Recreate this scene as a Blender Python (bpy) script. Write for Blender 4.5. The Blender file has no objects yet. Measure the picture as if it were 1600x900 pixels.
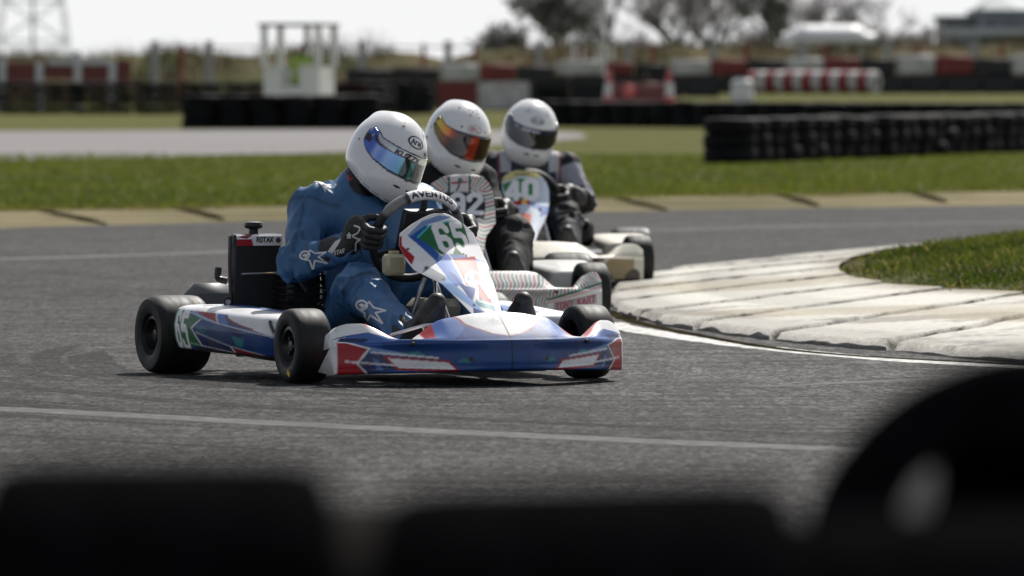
import bpy, math, random
import numpy as np
from mathutils import Vector, Matrix, Euler
R = math.radians
rng = np.random.default_rng(7)
random.seed(7)
S = bpy.context.scene
COL = S.collection
# ------------------------------------------------------------------ camera, world, sun, exposure
FPX = 12150.0            # focal length in pixels of the 1600 px wide photograph
CAM_H = 1.08
HZ = 116.0
cam_d = bpy.data.cameras.new('camera'); cam = bpy.data.objects.new('camera', cam_d); COL.objects.link(cam)
cam_d.sensor_width = 36.0; cam_d.lens = FPX / 1600.0 * 36.0
cam_d.clip_start = 0.1; cam_d.clip_end = 6000.0
cam.location = (0, 0, CAM_H); cam.rotation_euler = (R(90) - math.atan((450 - HZ) / FPX), 0, 0)
cam_d.dof.use_dof = True; cam_d.dof.focus_distance = 27.0; cam_d.dof.aperture_fstop = 6.6
S.camera = cam
SUN_EL, SUN_AZ = 47.0, 20.0      # azimuth clockwise from +Y (the way the camera looks)
w = bpy.data.worlds.new('World'); S.world = w; w.use_nodes = True
nt = w.node_tree; nt.nodes.clear()
sky = nt.nodes.new('ShaderNodeTexSky'); sky.sky_type = 'NISHITA'; sky.sun_disc = False
sky.sun_elevation = R(SUN_EL); sky.sun_rotation = R(SUN_AZ); sky.air_density = 1.0; sky.dust_density = 1.5; sky.ozone_density = 1.0
hs = nt.nodes.new('ShaderNodeHueSaturation'); hs.inputs['Saturation'].default_value = 0.45
# thin bright cloud that thickens towards the horizon
tcw = nt.nodes.new('ShaderNodeTexCoord'); sep = nt.nodes.new('ShaderNodeSeparateXYZ'); nt.links.new(tcw.outputs['Generated'], sep.inputs[0])
mrw = nt.nodes.new('ShaderNodeMapRange'); mrw.inputs[1].default_value = 0.02; mrw.inputs[2].default_value = 0.16; mrw.inputs[3].default_value = 1.0; mrw.inputs[4].default_value = 0.06; nt.links.new(sep.outputs[2], mrw.inputs[0])
mxw = nt.nodes.new('ShaderNodeMix'); mxw.data_type = 'RGBA'; mxw.inputs[7].default_value = (8.3, 8.32, 8.4, 1)
bg = nt.nodes.new('ShaderNodeBackground'); bg.inputs['Strength'].default_value = 0.085
ow = nt.nodes.new('ShaderNodeOutputWorld')
nt.links.new(sky.outputs[0], hs.inputs['Color']); nt.links.new(mrw.outputs[0], mxw.inputs[0]); nt.links.new(hs.outputs[0], mxw.inputs[6]); nt.links.new(mxw.outputs[2], bg.inputs[0]); nt.links.new(bg.outputs[0], ow.inputs[0])
sl = bpy.data.lights.new('sun', 'SUN'); sl.energy = 4.0; sl.angle = R(0.6); sl.color = (1.0, 0.955, 0.89)
so = bpy.data.objects.new('sun', sl); COL.objects.link(so)
sd = Vector((math.sin(R(SUN_AZ)) * math.cos(R(SUN_EL)), math.cos(R(SUN_AZ)) * math.cos(R(SUN_EL)), math.sin(R(SUN_EL))))
so.rotation_euler = sd.to_track_quat('Z', 'Y').to_euler()
S.view_settings.view_transform = 'Standard'; S.view_settings.look = 'None'
S.view_settings.exposure = 0.40; S.view_settings.gamma = 1.0; S.view_settings.use_curve_mapping = False

# ------------------------------------------------------------------ helpers
def lin(c):
    c = np.asarray(c, float)
    return np.where(c <= 0.04045, c / 12.92, ((c + 0.055) / 1.055) ** 2.4)
def H(h):                                   # '#rrggbb' -> linear rgb
    return tuple(lin([int(h[i:i + 2], 16) / 255 for i in (1, 3, 5)]))
def gpt(px, py):                            # ground point under a photo pixel: used to survey the layout
    D = CAM_H * FPX / (py - HZ); return ((px - 800) / FPX * D, D)
def xat(px, D): return (px - 800) / FPX * D
def zat(py, D): return CAM_H - (py - HZ) * D / FPX

MATS = {}
def mat(name, color=(0.5, 0.5, 0.5), rough=0.5, metal=0.0, coat=0.0, attr=False, noise=0.0, nscale=30.0, bump=0.0, bscale=60.0,
        bdist=0.01, spec=0.5, trans=0.0, stretch=None, dirt=None, dscale=6.0, dthr=(0.5, 0.7), coat_rough=0.05, detail=4.0, alpha=None, sheen=0.0, rnoise=0.0):
    if name in MATS: return MATS[name]
    m = bpy.data.materials.new(name); m.use_nodes = True; MATS[name] = m
    n = m.node_tree; b = n.nodes['Principled BSDF']
    b.inputs['Roughness'].default_value = rough; b.inputs['Metallic'].default_value = metal
    b.inputs['Coat Weight'].default_value = coat; b.inputs['Coat Roughness'].default_value = coat_rough
    b.inputs['Specular IOR Level'].default_value = spec
    b.inputs['Sheen Weight'].default_value = sheen
    if trans: b.inputs['Transmission Weight'].default_value = trans
    tc = n.nodes.new('ShaderNodeTexCoord'); mp = n.nodes.new('ShaderNodeMapping')
    n.links.new(tc.outputs['Object'], mp.inputs[0])
    if stretch: mp.inputs['Scale'].default_value = stretch
    if attr:
        src = n.nodes.new('ShaderNodeVertexColor'); src.layer_name = 'Col'; out = src.outputs[0]
    else:
        src = n.nodes.new('ShaderNodeRGB'); src.outputs[0].default_value = (*color, 1); out = src.outputs[0]
    if noise:
        nz = n.nodes.new('ShaderNodeTexNoise'); nz.inputs['Scale'].default_value = nscale; nz.inputs['Detail'].default_value = detail; nz.inputs['Roughness'].default_value = 0.6
        n.links.new(mp.outputs[0], nz.inputs['Vector'])
        mr = n.nodes.new('ShaderNodeMapRange'); mr.inputs[1].default_value = 0.3; mr.inputs[2].default_value = 0.7
        mr.inputs[3].default_value = 1 - noise; mr.inputs[4].default_value = 1 + noise
        n.links.new(nz.outputs[0], mr.inputs[0])
        mx = n.nodes.new('ShaderNodeVectorMath'); mx.operation = 'SCALE'
        n.links.new(out, mx.inputs[0]); n.links.new(mr.outputs[0], mx.inputs['Scale']); out = mx.outputs[0]
    if dirt is not None:
        nz = n.nodes.new('ShaderNodeTexNoise'); nz.inputs['Scale'].default_value = dscale; nz.inputs['Detail'].default_value = 8; nz.inputs['Roughness'].default_value = 0.7
        n.links.new(mp.outputs[0], nz.inputs['Vector'])
        mr = n.nodes.new('ShaderNodeMapRange'); mr.inputs[1].default_value = dthr[0]; mr.inputs[2].default_value = dthr[1]
        n.links.new(nz.outputs[0], mr.inputs[0])
        mx = n.nodes.new('ShaderNodeMix'); mx.data_type = 'RGBA'; mx.inputs[7].default_value = (*dirt, 1)
        n.links.new(mr.outputs[0], mx.inputs[0]); n.links.new(out, mx.inputs[6]); out = mx.outputs[2]
    n.links.new(out, b.inputs['Base Color'])
    if rnoise:
        nz = n.nodes.new('ShaderNodeTexNoise'); nz.inputs['Scale'].default_value = 9; nz.inputs['Detail'].default_value = 6
        n.links.new(mp.outputs[0], nz.inputs['Vector'])
        mr = n.nodes.new('ShaderNodeMapRange'); mr.inputs[1].default_value = 0.3; mr.inputs[2].default_value = 0.7
        mr.inputs[3].default_value = max(0.02, rough - rnoise); mr.inputs[4].default_value = min(1, rough + rnoise)
        n.links.new(nz.outputs[0], mr.inputs[0]); n.links.new(mr.outputs[0], b.inputs['Roughness'])
    if bump:
        nz = n.nodes.new('ShaderNodeTexNoise'); nz.inputs['Scale'].default_value = bscale; nz.inputs['Detail'].default_value = 5
        n.links.new(mp.outputs[0], nz.inputs['Vector'])
        bp = n.nodes.new('ShaderNodeBump'); bp.inputs['Strength'].default_value = bump; bp.inputs['Distance'].default_value = bdist
        n.links.new(nz.outputs[0], bp.inputs['Height']); n.links.new(bp.outputs[0], b.inputs['Normal'])
    return m

def link(name, me, m=None, parent=None, loc=None):
    o = bpy.data.objects.new(name, me); COL.objects.link(o)
    if m is not None and me is not None and not me.materials: me.materials.append(m)
    if parent is not None: o.parent = parent
    if loc is not None: o.location = loc
    return o
def mesh_of(name, V, F, cols=None, smooth=True):
    me = bpy.data.meshes.new(name)
    V = np.asarray(V, float).reshape(-1, 3)
    me.from_pydata(V.tolist(), [], F.tolist() if isinstance(F, np.ndarray) else F)
    if smooth: me.polygons.foreach_set('use_smooth', np.ones(len(me.polygons), bool))
    if cols is not None:
        a = me.color_attributes.new('Col', 'FLOAT_COLOR', 'POINT')
        c = np.ones((len(V), 4)); c[:, :3] = np.asarray(cols).reshape(-1, 3); a.data.foreach_set('color', c.ravel())
    me.update(); return me
def obj(name, V, F, m, parent=None, cols=None, smooth=True, loc=None):
    return link(name, mesh_of(name, V, F, cols, smooth), m, parent, loc)
def tag(o, label=None, cat=None, group=None, kind=None):
    if label: o['label'] = label
    if cat: o['category'] = cat
    if group: o['group'] = group
    if kind: o['kind'] = kind
    return o
def empty(name, loc=(0, 0, 0), rz=0.0):
    o = bpy.data.objects.new(name, None); COL.objects.link(o); o.location = loc; o.rotation_euler = (0, 0, rz); o.empty_display_size = 0.1; return o
def copy_tree(o, parent=None):
    c = o.copy(); COL.objects.link(c)
    if parent is not None: c.parent = parent
    for ch in list(o.children): copy_tree(ch, c)
    return c
def gridF(nu, nv, cu=False, cv=False):
    i = np.arange(nu if cu else nu - 1); j = np.arange(nv if cv else nv - 1)
    I, J = np.meshgrid(i, j, indexing='ij'); I2 = (I + 1) % nu; J2 = (J + 1) % nv
    return np.stack([I * nv + J, I2 * nv + J, I2 * nv + J2, I * nv + J2], -1).reshape(-1, 4)

class MB:                                   # collects pieces of ONE part
    def __init__(s): s.V = []; s.F = []; s.n = 0
    def add(s, V, F):
        V = np.asarray(V, float).reshape(-1, 3); s.V.append(V)
        s.F += [tuple(int(a) + s.n for a in f) for f in F]; s.n += len(V); return s
    def box(s, c, d, rot=None, bev=0.15):
        c = np.array(c, float); h = np.array(d, float) / 2
        b = min(h) * bev if bev else 0
        # chamfered box from 24 verts
        V = []; idx = {}
        for sx in (-1, 1):
            for sy in (-1, 1):
                for sz in (-1, 1):
                    for ax in range(3):
                        p = np.array([sx, sy, sz]) * (h - b); p[ax] = (sx, sy, sz)[ax] * h[ax]
                        idx[(sx, sy, sz, ax)] = len(V); V.append(p)
        V = np.array(V); F = []
        for ax in range(3):
            o1, o2 = [a for a in range(3) if a != ax]
            for sg in (-1, 1):
                q = []
                for a, bb in ((-1, -1), (1, -1), (1, 1), (-1, 1)):
                    k = [0, 0, 0]; k[ax] = sg; k[o1] = a; k[o2] = bb; q.append(idx[(*k, ax)])
                F.append(q)
        for ax in range(3):                 # edges
            o1, o2 = [a for a in range(3) if a != ax]
            for a in (-1, 1):
                for bb in (-1, 1):
                    k0 = [0, 0, 0]; k0[o1] = a; k0[o2] = bb; k1 = list(k0); k0[ax] = -1; k1[ax] = 1
                    F.append([idx[(*k0, o1)], idx[(*k1, o1)], idx[(*k1, o2)], idx[(*k0, o2)]])
        for sx in (-1, 1):
            for sy in (-1, 1):
                for sz in (-1, 1): F.append([idx[(sx, sy, sz, 0)], idx[(sx, sy, sz, 1)], idx[(sx, sy, sz, 2)]])
        if rot is not None: V = V @ np.array(Euler(rot).to_matrix()).T
        # orient faces outward
        G = []
        for f in F:
            p = V[f]; nrm = np.cross(p[1] - p[0], p[2] - p[0]); G.append(f if nrm @ p.mean(0) > 0 else f[::-1])
        return s.add(V + c, G)
    def tube(s, P, r, seg=10, cap=True):
        P = np.asarray(P, float); n = len(P); r = np.broadcast_to(np.asarray(r, float), (n,))
        T = np.gradient(P, axis=0); T /= np.linalg.norm(T, axis=1)[:, None] + 1e-9
        a = np.array([0, 0, 1.0]) if abs(T[0][2]) < 0.9 else np.array([1.0, 0, 0])
        N = np.cross(T[0], a); N /= np.linalg.norm(N); rings = []
        for i in range(n):
            N = N - T[i] * (N @ T[i]); N /= np.linalg.norm(N) + 1e-9; B = np.cross(T[i], N)
            t = np.linspace(0, 2 * np.pi, seg, endpoint=False)
            rings.append(P[i] + r[i] * (np.cos(t)[:, None] * N + np.sin(t)[:, None] * B))
        F = gridF(n, seg, cv=True).tolist()
        F = [f[::-1] for f in F]
        if cap: F += [list(range(seg)), [(n - 1) * seg + k for k in range(seg)][::-1]]
        return s.add(np.concatenate(rings), F)
    def lathe(s, prof, axis='y', seg=32, c=(0, 0, 0), rot=None):   # prof: (radius, along axis)
        prof = np.asarray(prof, float); t = np.linspace(0, 2 * np.pi, seg, endpoint=False)
        r = prof[:, 0][None, :]; h = np.broadcast_to(prof[:, 1][None, :], (seg, len(prof)))
        a, b = r * np.cos(t)[:, None], r * np.sin(t)[:, None]
        V = np.stack({'y': (a, h, b), 'z': (a, b, h), 'x': (h, a, b)}[axis], -1).reshape(-1, 3)
        if rot is not None: V = V @ np.array(Euler(rot).to_matrix()).T
        return s.add(V + np.array(c), gridF(seg, len(prof), cu=True).tolist())
    def build(s, name, m, parent=None, smooth=True, loc=None):
        o = obj(name, np.concatenate(s.V), s.F, m, parent, None, smooth, loc)
        if smooth: o.data.set_sharp_from_angle(angle=R(38))
        return o

def spline(P, n=40):                        # Catmull-Rom through points
    P = np.asarray(P, float); Q = np.vstack([2 * P[0] - P[1], P, 2 * P[-1] - P[-2]]); m = len(P) - 1
    t = np.linspace(0, m - 1e-9, n); i = t.astype(int); f = (t - i)[:, None]
    a, b, c, d = Q[i], Q[i + 1], Q[i + 2], Q[i + 3]
    return 0.5 * (2 * b + (c - a) * f + (2 * a - 5 * b + 4 * c - d) * f ** 2 + (3 * b - 3 * c + d - a) * f ** 3)

# ---- painting on point sets (livery patterns)
def soften(c, nu, nv):                      # smooth the edges of a pattern over neighbouring points
    c = np.asarray(c, float).reshape(nu, nv, 3)
    for ax in (0, 1):
        p = np.pad(c, [(1, 1) if k == ax else (0, 0) for k in range(3)], mode='edge'); a = [slice(None)] * 3; b = [slice(None)] * 3; a[ax] = slice(0, -2); b[ax] = slice(2, None); c = .25 * p[tuple(a)] + .5 * c + .25 * p[tuple(b)]
    return c.reshape(-1, 3)
def inpoly(P, poly):
    x, y = P[:, 0], P[:, 1]; poly = np.asarray(poly, float); r = np.zeros(len(P), bool); j = len(poly) - 1
    for i in range(len(poly)):
        xi, yi = poly[i]; xj, yj = poly[j]
        c = ((yi > y) != (yj > y)) & (x < (xj - xi) * (y - yi) / (yj - yi + 1e-12) + xi); r ^= c; j = i
    return r
def dseg(P, a, b):
    a = np.asarray(a, float); b = np.asarray(b, float); ab = b - a
    t = np.clip(((P - a) @ ab) / (ab @ ab + 1e-12), 0, 1); return np.linalg.norm(P - a - t[:, None] * ab, axis=1)
def dline(P, L):
    d = np.full(len(P), 1e9)
    for a, b in zip(L[:-1], L[1:]): d = np.minimum(d, dseg(P, a, b))
    return d
GL = {'A': (1, [[(0, 0), (.5, 1.4), (1, 0)], [(.2, .5), (.8, .5)]]), 'r': (.6, [[(.05, 0), (.05, .95)], [(.05, .6), (.3, .92), (.55, .85)]]),
 'a': (.8, [[(.1, .85), (.5, .95), (.75, .75), (.75, 0)], [(.75, .5), (.2, .48), (.05, .22), (.3, 0), (.75, .15)]]), 'i': (.2, [[(.1, 0), (.1, .9)], [(.1, 1.22), (.1, 1.28)]]),
 'B': (.9, [[(.05, 0), (.05, 1.4), (.65, 1.4), (.85, 1.1), (.65, .75), (.05, .75)], [(.65, .75), (.9, .4), (.7, 0), (.05, 0)]]), 'E': (.8, [[(.8, 1.4), (.05, 1.4), (.05, 0), (.8, 0)], [(.05, .72), (.65, .72)]]),
 'L': (.75, [[(.05, 1.4), (.05, 0), (.75, 0)]]), 'T': (.9, [[(0, 1.4), (.9, 1.4)], [(.45, 1.4), (.45, 0)]]), 'O': (.9, [[(.05, .3), (.05, 1.1), (.3, 1.4), (.6, 1.4), (.85, 1.1), (.85, .3), (.6, 0), (.3, 0), (.05, .3)]]),
 'N': (.9, [[(.05, 0), (.05, 1.4), (.85, 0), (.85, 1.4)]]), 'Y': (.9, [[(0, 1.4), (.45, .75), (.9, 1.4)], [(.45, .75), (.45, 0)]]), 'K': (.9, [[(.05, 0), (.05, 1.4)], [(.85, 1.4), (.05, .6)], [(.3, .85), (.9, 0)]]),
 'R': (.9, [[(.05, 0), (.05, 1.4), (.65, 1.4), (.85, 1.1), (.65, .7), (.05, .7)], [(.45, .7), (.9, 0)]]), 'X': (.9, [[(0, 0), (.9, 1.4)], [(0, 1.4), (.9, 0)]]), 'U': (.9, [[(.05, 1.4), (.05, .3), (.3, 0), (.6, 0), (.85, .3), (.85, 1.4)]]),
 'S': (.85, [[(.8, 1.2), (.6, 1.4), (.25, 1.4), (.05, 1.1), (.2, .8), (.65, .62), (.82, .35), (.6, 0), (.2, 0), (.02, .2)]]), 'I': (.2, [[(.1, 0), (.1, 1.4)]]), 'V': (.9, [[(0, 1.4), (.45, 0), (.9, 1.4)]]), 'Z': (.9, [[(0, 1.4), (.85, 1.4), (.05, 0), (.9, 0)]]), ' ': (.5, []),
 'P': (.85, [[(.05, 0), (.05, 1.4), (.65, 1.4), (.85, 1.05), (.65, .65), (.05, .65)]]), 'e': (.8, [[(.05, .5), (.75, .5), (.7, .8), (.4, .95), (.1, .75), (.05, .4), (.2, .05), (.5, 0), (.75, .15)]]),
 '6': (.9, [[(.78, 1.13), (.78, 1.2), (.6, 1.38), (.3, 1.38), (.12, 1.2), (.12, .2), (.3, .02), (.6, .02), (.78, .2), (.78, .55), (.6, .72), (.14, .72)]]), '5': (.9, [[(.78, 1.36), (.14, 1.36), (.14, .84), (.6, .84), (.78, .68), (.78, .2), (.6, .02), (.3, .02), (.12, .2), (.12, .27)]]),
 '9': (.9, [[(.12, .27), (.12, .2), (.3, .02), (.6, .02), (.78, .2), (.78, 1.2), (.6, 1.38), (.3, 1.38), (.12, 1.2), (.12, .85), (.3, .68), (.76, .68)]]), '2': (.9, [[(.12, 1.0), (.12, 1.2), (.3, 1.38), (.6, 1.38), (.78, 1.2), (.78, .95), (.14, .1), (.14, .03), (.82, .03)]]),
 '4': (.95, [[(.7, 0), (.7, 1.38), (.6, 1.38), (.08, .4), (.08, .32), (.92, .32)]]), '0': (.9, [[(.12, .2), (.12, 1.2), (.3, 1.38), (.6, 1.38), (.78, 1.2), (.78, .2), (.6, .02), (.3, .02), (.12, .2)]])}
def text_mask(P, txt, x0, y0, wid, hei, th, slant=0.0, gap=0.28):   # strokes of txt inside the box (x0,y0,wid,hei); th in glyph units
    tot = sum(GL[c][0] + gap for c in txt) - gap
    Q = np.stack([(P[:, 0] - x0) / wid * tot, (P[:, 1] - y0) / hei * 1.4], -1); Q[:, 0] -= slant * Q[:, 1]
    m = np.zeros(len(P), bool); x = 0
    for c in txt:
        for L in GL[c][1]:
            A = np.array(L) + (x, 0); box = (Q[:, 0] > A[:, 0].min() - th) & (Q[:, 0] < A[:, 0].max() + th) & (Q[:, 1] > -th) & (Q[:, 1] < 1.4 + th) & ~m
            if box.any(): k = np.where(box)[0]; m[k] |= dline(Q[k], A) < th
        x += GL[c][0] + gap
    return m

# ---- smooth noise on points
_lat = rng.random((32, 32, 32))
def vnoise(P, sc):
    Q = np.asarray(P) * sc; i = np.floor(Q).astype(int); f = Q - i; f = f * f * (3 - 2 * f); r = 0
    for dx in (0, 1):
        for dy in (0, 1):
            for dz in (0, 1):
                wgt = (f[:, 0] if dx else 1 - f[:, 0]) * (f[:, 1] if dy else 1 - f[:, 1]) * (f[:, 2] if dz else 1 - f[:, 2])
                r = r + wgt * _lat[(i[:, 0] + dx) % 32, (i[:, 1] + dy) % 32, (i[:, 2] + dz) % 32]
    return r

# ---- signed-distance modelling with surface nets (bodies, gloves, boots)
def cone(P, a, b, ra, rb):
    a = np.asarray(a, np.float32); b = np.asarray(b, np.float32); ab = b - a
    t = np.clip(((P - a) @ ab) / (ab @ ab + 1e-9), 0, 1); return np.linalg.norm(P - a - t[..., None] * ab, axis=-1) - (ra + t * (rb - ra))
def ell(P, c, r, rot=None):
    q = P - np.asarray(c, np.float32)
    if rot is not None: q = q @ np.array(Euler(rot).to_matrix(), np.float32)
    r = np.asarray(r, np.float32); k = np.linalg.norm(q / r, axis=-1); return (k - 1) * float(r.min()) * np.where(k > 1, 1.0, 1.0)
def smin(a, b, k):
    h = np.clip(0.5 + 0.5 * (b - a) / k, 0, 1); return b + (a - b) * h - k * h * (1 - h)
def nets(fn, lo, hi, res):
    lo = np.array(lo, float); hi = np.array(hi, float); n = np.ceil((hi - lo) / res).astype(int) + 1
    ax = [lo[k] + np.arange(n[k]) * res for k in range(3)]
    G = np.stack(np.meshgrid(*ax, indexing='ij'), -1).astype(np.float32)
    s = fn(G); ins = s < 0
    c = [n[k] - 1 for k in range(3)]
    def cor(a, dx, dy, dz): return a[dx:dx + c[0], dy:dy + c[1], dz:dz + c[2]]
    cnt = np.zeros(c, np.float32); acc = np.zeros((*c, 3), np.float32)
    cs = [(x, y, z) for x in (0, 1) for y in (0, 1) for z in (0, 1)]
    for p in cs:
        for k in range(3):
            if p[k] == 0:
                q = list(p); q[k] = 1
                a, b = cor(s, *p), cor(s, *q); m = (a < 0) != (b < 0)
                t = np.where(m, a / np.where(m, a - b, 1), 0)
                cnt += m
                for d in range(3): acc[..., d] += m * (p[d] + (t if d == k else 0))
    act = cnt > 0; vid = np.full(c, -1, int); vid[act] = np.arange(act.sum())
    base = np.argwhere(act); V = lo + (base + acc[act] / cnt[act][:, None]) * res
    F = []
    for k in range(3):
        o1, o2 = (k + 1) % 3, (k + 2) % 3
        sl0 = [slice(None)] * 3; sl1 = [slice(None)] * 3; sl0[k] = slice(0, -1); sl1[k] = slice(1, None)
        a, b = ins[tuple(sl0)], ins[tuple(sl1)]; e = np.argwhere(a != b)
        e = e[(e[:, o1] > 0) & (e[:, o2] > 0) & (e[:, o1] < n[o1] - 1) & (e[:, o2] < n[o2] - 1)]
        fl = a[tuple(e.T)]
        def g(d1, d2):
            q = e.copy(); q[:, o1] -= d1; q[:, o2] -= d2; return vid[tuple(q.T)]
        Q = np.stack([g(1, 1), g(0, 1), g(0, 0), g(1, 0)], -1); Q[~fl] = Q[~fl][:, ::-1]; F.append(Q)
    F = np.concatenate(F); return V, F[(F >= 0).all(1)]
def vnormals(V, F):
    n = np.cross(V[F[:, 2]] - V[F[:, 0]], V[F[:, 3]] - V[F[:, 1]]); N = np.zeros_like(V)
    for k in range(4): np.add.at(N, F[:, k], n)
    return N / (np.linalg.norm(N, axis=1)[:, None] + 1e-12)
def relax(V, F, it=2, lam=0.5):
    for _ in range(it):
        A = np.zeros_like(V); C = np.zeros(len(V))
        for k in range(4):
            for d in (1, 3): np.add.at(A, F[:, k], V[F[:, (k + d) % 4]]); np.add.at(C, F[:, k], 1)
        V = V + lam * (A / np.maximum(C, 1)[:, None] - V)
    return V
ORD = ['', 'first', 'second', 'third', 'fourth', 'fifth', 'sixth', 'seventh', 'eighth', 'ninth', 'tenth', 'eleventh', 'twelfth', 'thirteenth', 'fourteenth', 'fifteenth', 'sixteenth', 'seventeenth', 'eighteenth', 'nineteenth', 'twentieth',
       'twenty-first', 'twenty-second', 'twenty-third', 'twenty-fourth', 'twenty-fifth', 'twenty-sixth', 'twenty-seventh', 'twenty-eighth', 'twenty-ninth', 'thirtieth', 'thirty-first', 'thirty-second', 'thirty-third']
# ------------------------------------------------------------------ the setting
def ground_mat(name, cols, scales, rough=0.9, bump=0.0, bscale=80, bdist=0.01, stretch=(1, 1, 1), spec=0.3, speck=None, sstretch=None):
    m = bpy.data.materials.new(name); m.use_nodes = True; n = m.node_tree; b = n.nodes['Principled BSDF']
    b.inputs['Roughness'].default_value = rough; b.inputs['Specular IOR Level'].default_value = spec
    tc = n.nodes.new('ShaderNodeTexCoord'); mp = n.nodes.new('ShaderNodeMapping'); mp.inputs['Scale'].default_value = stretch
    n.links.new(tc.outputs['Object'], mp.inputs[0]); out = None
    for k, (c, sc) in enumerate(zip(cols, scales)):
        if out is None:
            r = n.nodes.new('ShaderNodeRGB'); r.outputs[0].default_value = (*c, 1); out = r.outputs[0]; continue
        nz = n.nodes.new('ShaderNodeTexNoise'); nz.inputs['Scale'].default_value = sc; nz.inputs['Detail'].default_value = 6; nz.inputs['Roughness'].default_value = 0.62
        n.links.new(mp.outputs[0], nz.inputs['Vector'])
        mr = n.nodes.new('ShaderNodeMapRange'); mr.inputs[1].default_value = 0.42; mr.inputs[2].default_value = 0.62; n.links.new(nz.outputs[0], mr.inputs[0])
        mx = n.nodes.new('ShaderNodeMix'); mx.data_type = 'RGBA'; mx.inputs[7].default_value = (*c, 1)
        n.links.new(mr.outputs[0], mx.inputs[0]); n.links.new(out, mx.inputs[6]); out = mx.outputs[2]
    if speck:
        ms = n.nodes.new('ShaderNodeMapping'); ms.inputs['Scale'].default_value = sstretch; n.links.new(tc.outputs['Object'], ms.inputs[0])
        for sc, lo, hi in speck:
            vo = n.nodes.new('ShaderNodeTexVoronoi'); vo.inputs['Scale'].default_value = sc; n.links.new(ms.outputs[0], vo.inputs['Vector'])
            sp = n.nodes.new('ShaderNodeSeparateColor'); n.links.new(vo.outputs['Color'], sp.inputs[0])
            mr = n.nodes.new('ShaderNodeMapRange'); mr.inputs[3].default_value = lo; mr.inputs[4].default_value = hi; n.links.new(sp.outputs[0], mr.inputs[0])
            sc_ = n.nodes.new('ShaderNodeVectorMath'); sc_.operation = 'SCALE'; n.links.new(out, sc_.inputs[0]); n.links.new(mr.outputs[0], sc_.inputs['Scale']); out = sc_.outputs[0]
    n.links.new(out, b.inputs['Base Color'])
    if bump:
        nz = n.nodes.new('ShaderNodeTexNoise'); nz.inputs['Scale'].default_value = bscale; nz.inputs['Detail'].default_value = 6; n.links.new(tc.outputs['Object'], nz.inputs['Vector'])
        bp = n.nodes.new('ShaderNodeBump'); bp.inputs['Strength'].default_value = bump; bp.inputs['Distance'].default_value = bdist
        n.links.new(nz.outputs[0], bp.inputs['Height']); n.links.new(bp.outputs[0], b.inputs['Normal'])
    return m
M_ASPH = ground_mat('asphalt', [(.046, .045, .0447), (.072, .0698, .0685), (.034, .0333, .0333), (.080, .0772, .0745)], [0, .22, .75, 5], rough=.78, bump=.8, bscale=70, bdist=.012, stretch=(.35, 1, 1), spec=.07, speck=[(1, .48, 1.62), (.36, .70, 1.32)], sstretch=(85, 15, 85))
def lane(m):
    n = m.node_tree; b = n.nodes['Principled BSDF']; src = b.inputs['Base Color'].links[0].from_socket; tc = n.nodes.new('ShaderNodeTexCoord'); sub_ = n.nodes.new('ShaderNodeVectorMath'); sub_.operation = 'DISTANCE'; sub_.inputs[1].default_value = (7.0, 30.4, 0)
    n.links.new(tc.outputs['Object'], sub_.inputs[0]); nz = n.nodes.new('ShaderNodeTexNoise'); nz.inputs['Scale'].default_value = .45; nz.inputs['Detail'].default_value = 4; n.links.new(tc.outputs['Object'], nz.inputs['Vector'])
    ad = n.nodes.new('ShaderNodeMath'); ad.operation = 'MULTIPLY_ADD'; ad.inputs[1].default_value = 2.2; n.links.new(nz.outputs[0], ad.inputs[0]); n.links.new(sub_.outputs['Value'], ad.inputs[2])
    rp = n.nodes.new('ShaderNodeMapRange'); rp.inputs[1].default_value = 8.0; rp.inputs[2].default_value = 10.4; rp.inputs[3].default_value = 1.12; rp.inputs[4].default_value = .68; n.links.new(ad.outputs[0], rp.inputs[0])
    sc_ = n.nodes.new('ShaderNodeVectorMath'); sc_.operation = 'SCALE'; n.links.new(src, sc_.inputs[0]); n.links.new(rp.outputs[0], sc_.inputs['Scale']); n.links.new(sc_.outputs[0], b.inputs['Base Color'])
lane(M_ASPH)
M_ASPH2 = ground_mat('old_asphalt', [(.155, .147, .147), (.19, .179, .177), (.125, .12, .12)], [0, .2, .9], rough=.85, bump=.4, bscale=40, stretch=(.2, 1, 1))
M_GRASS = ground_mat('grass_ground', [(.070, .082, .011), (.10, .105, .016), (.052, .068, .010), (.11, .10, .022)], [0, .25, .8, 3.0], rough=.95, bump=1, bscale=25, bdist=.05, stretch=(.25, 1, 1), spec=.1)
M_STRAW = ground_mat('straw_verge', [(.25, .205, .115), (.33, .28, .17), (.13, .105, .05), (.075, .07, .025)], [0, 1.1, 2.6, .7], rough=.95, bump=1, bscale=20, bdist=.04, stretch=(.5, 1, 1), spec=.1)
M_SOIL = ground_mat('soil', [(.020, .017, .010), (.04, .034, .018)], [0, 3], rough=1, spec=0)
M_LINE = ground_mat('line_paint', [(.68, .67, .63), (.52, .51, .48), (.70, .69, .66), (.2, .2, .19)], [0, 3, 9, 22], rough=.7, stretch=(1, 1, 1))
M_FAINT = ground_mat('worn_line_paint', [(.125, .122, .120), (.072, .070, .069), (.135, .132, .129), (.055, .055, .055)], [0, 2.2, 6, 24], rough=.85, spec=.15)
M_SKID = ground_mat('rubber_mark', [(.020, .0198, .020), (.032, .0315, .0312), (.015, .0148, .015)], [0, .8, 5], rough=.78, spec=.07, stretch=(.35, 1, 1), bump=.8, bscale=70, bdist=.012, speck=[(1, .42, 1.65), (.36, .7, 1.3)], sstretch=(85, 15, 85))

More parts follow.
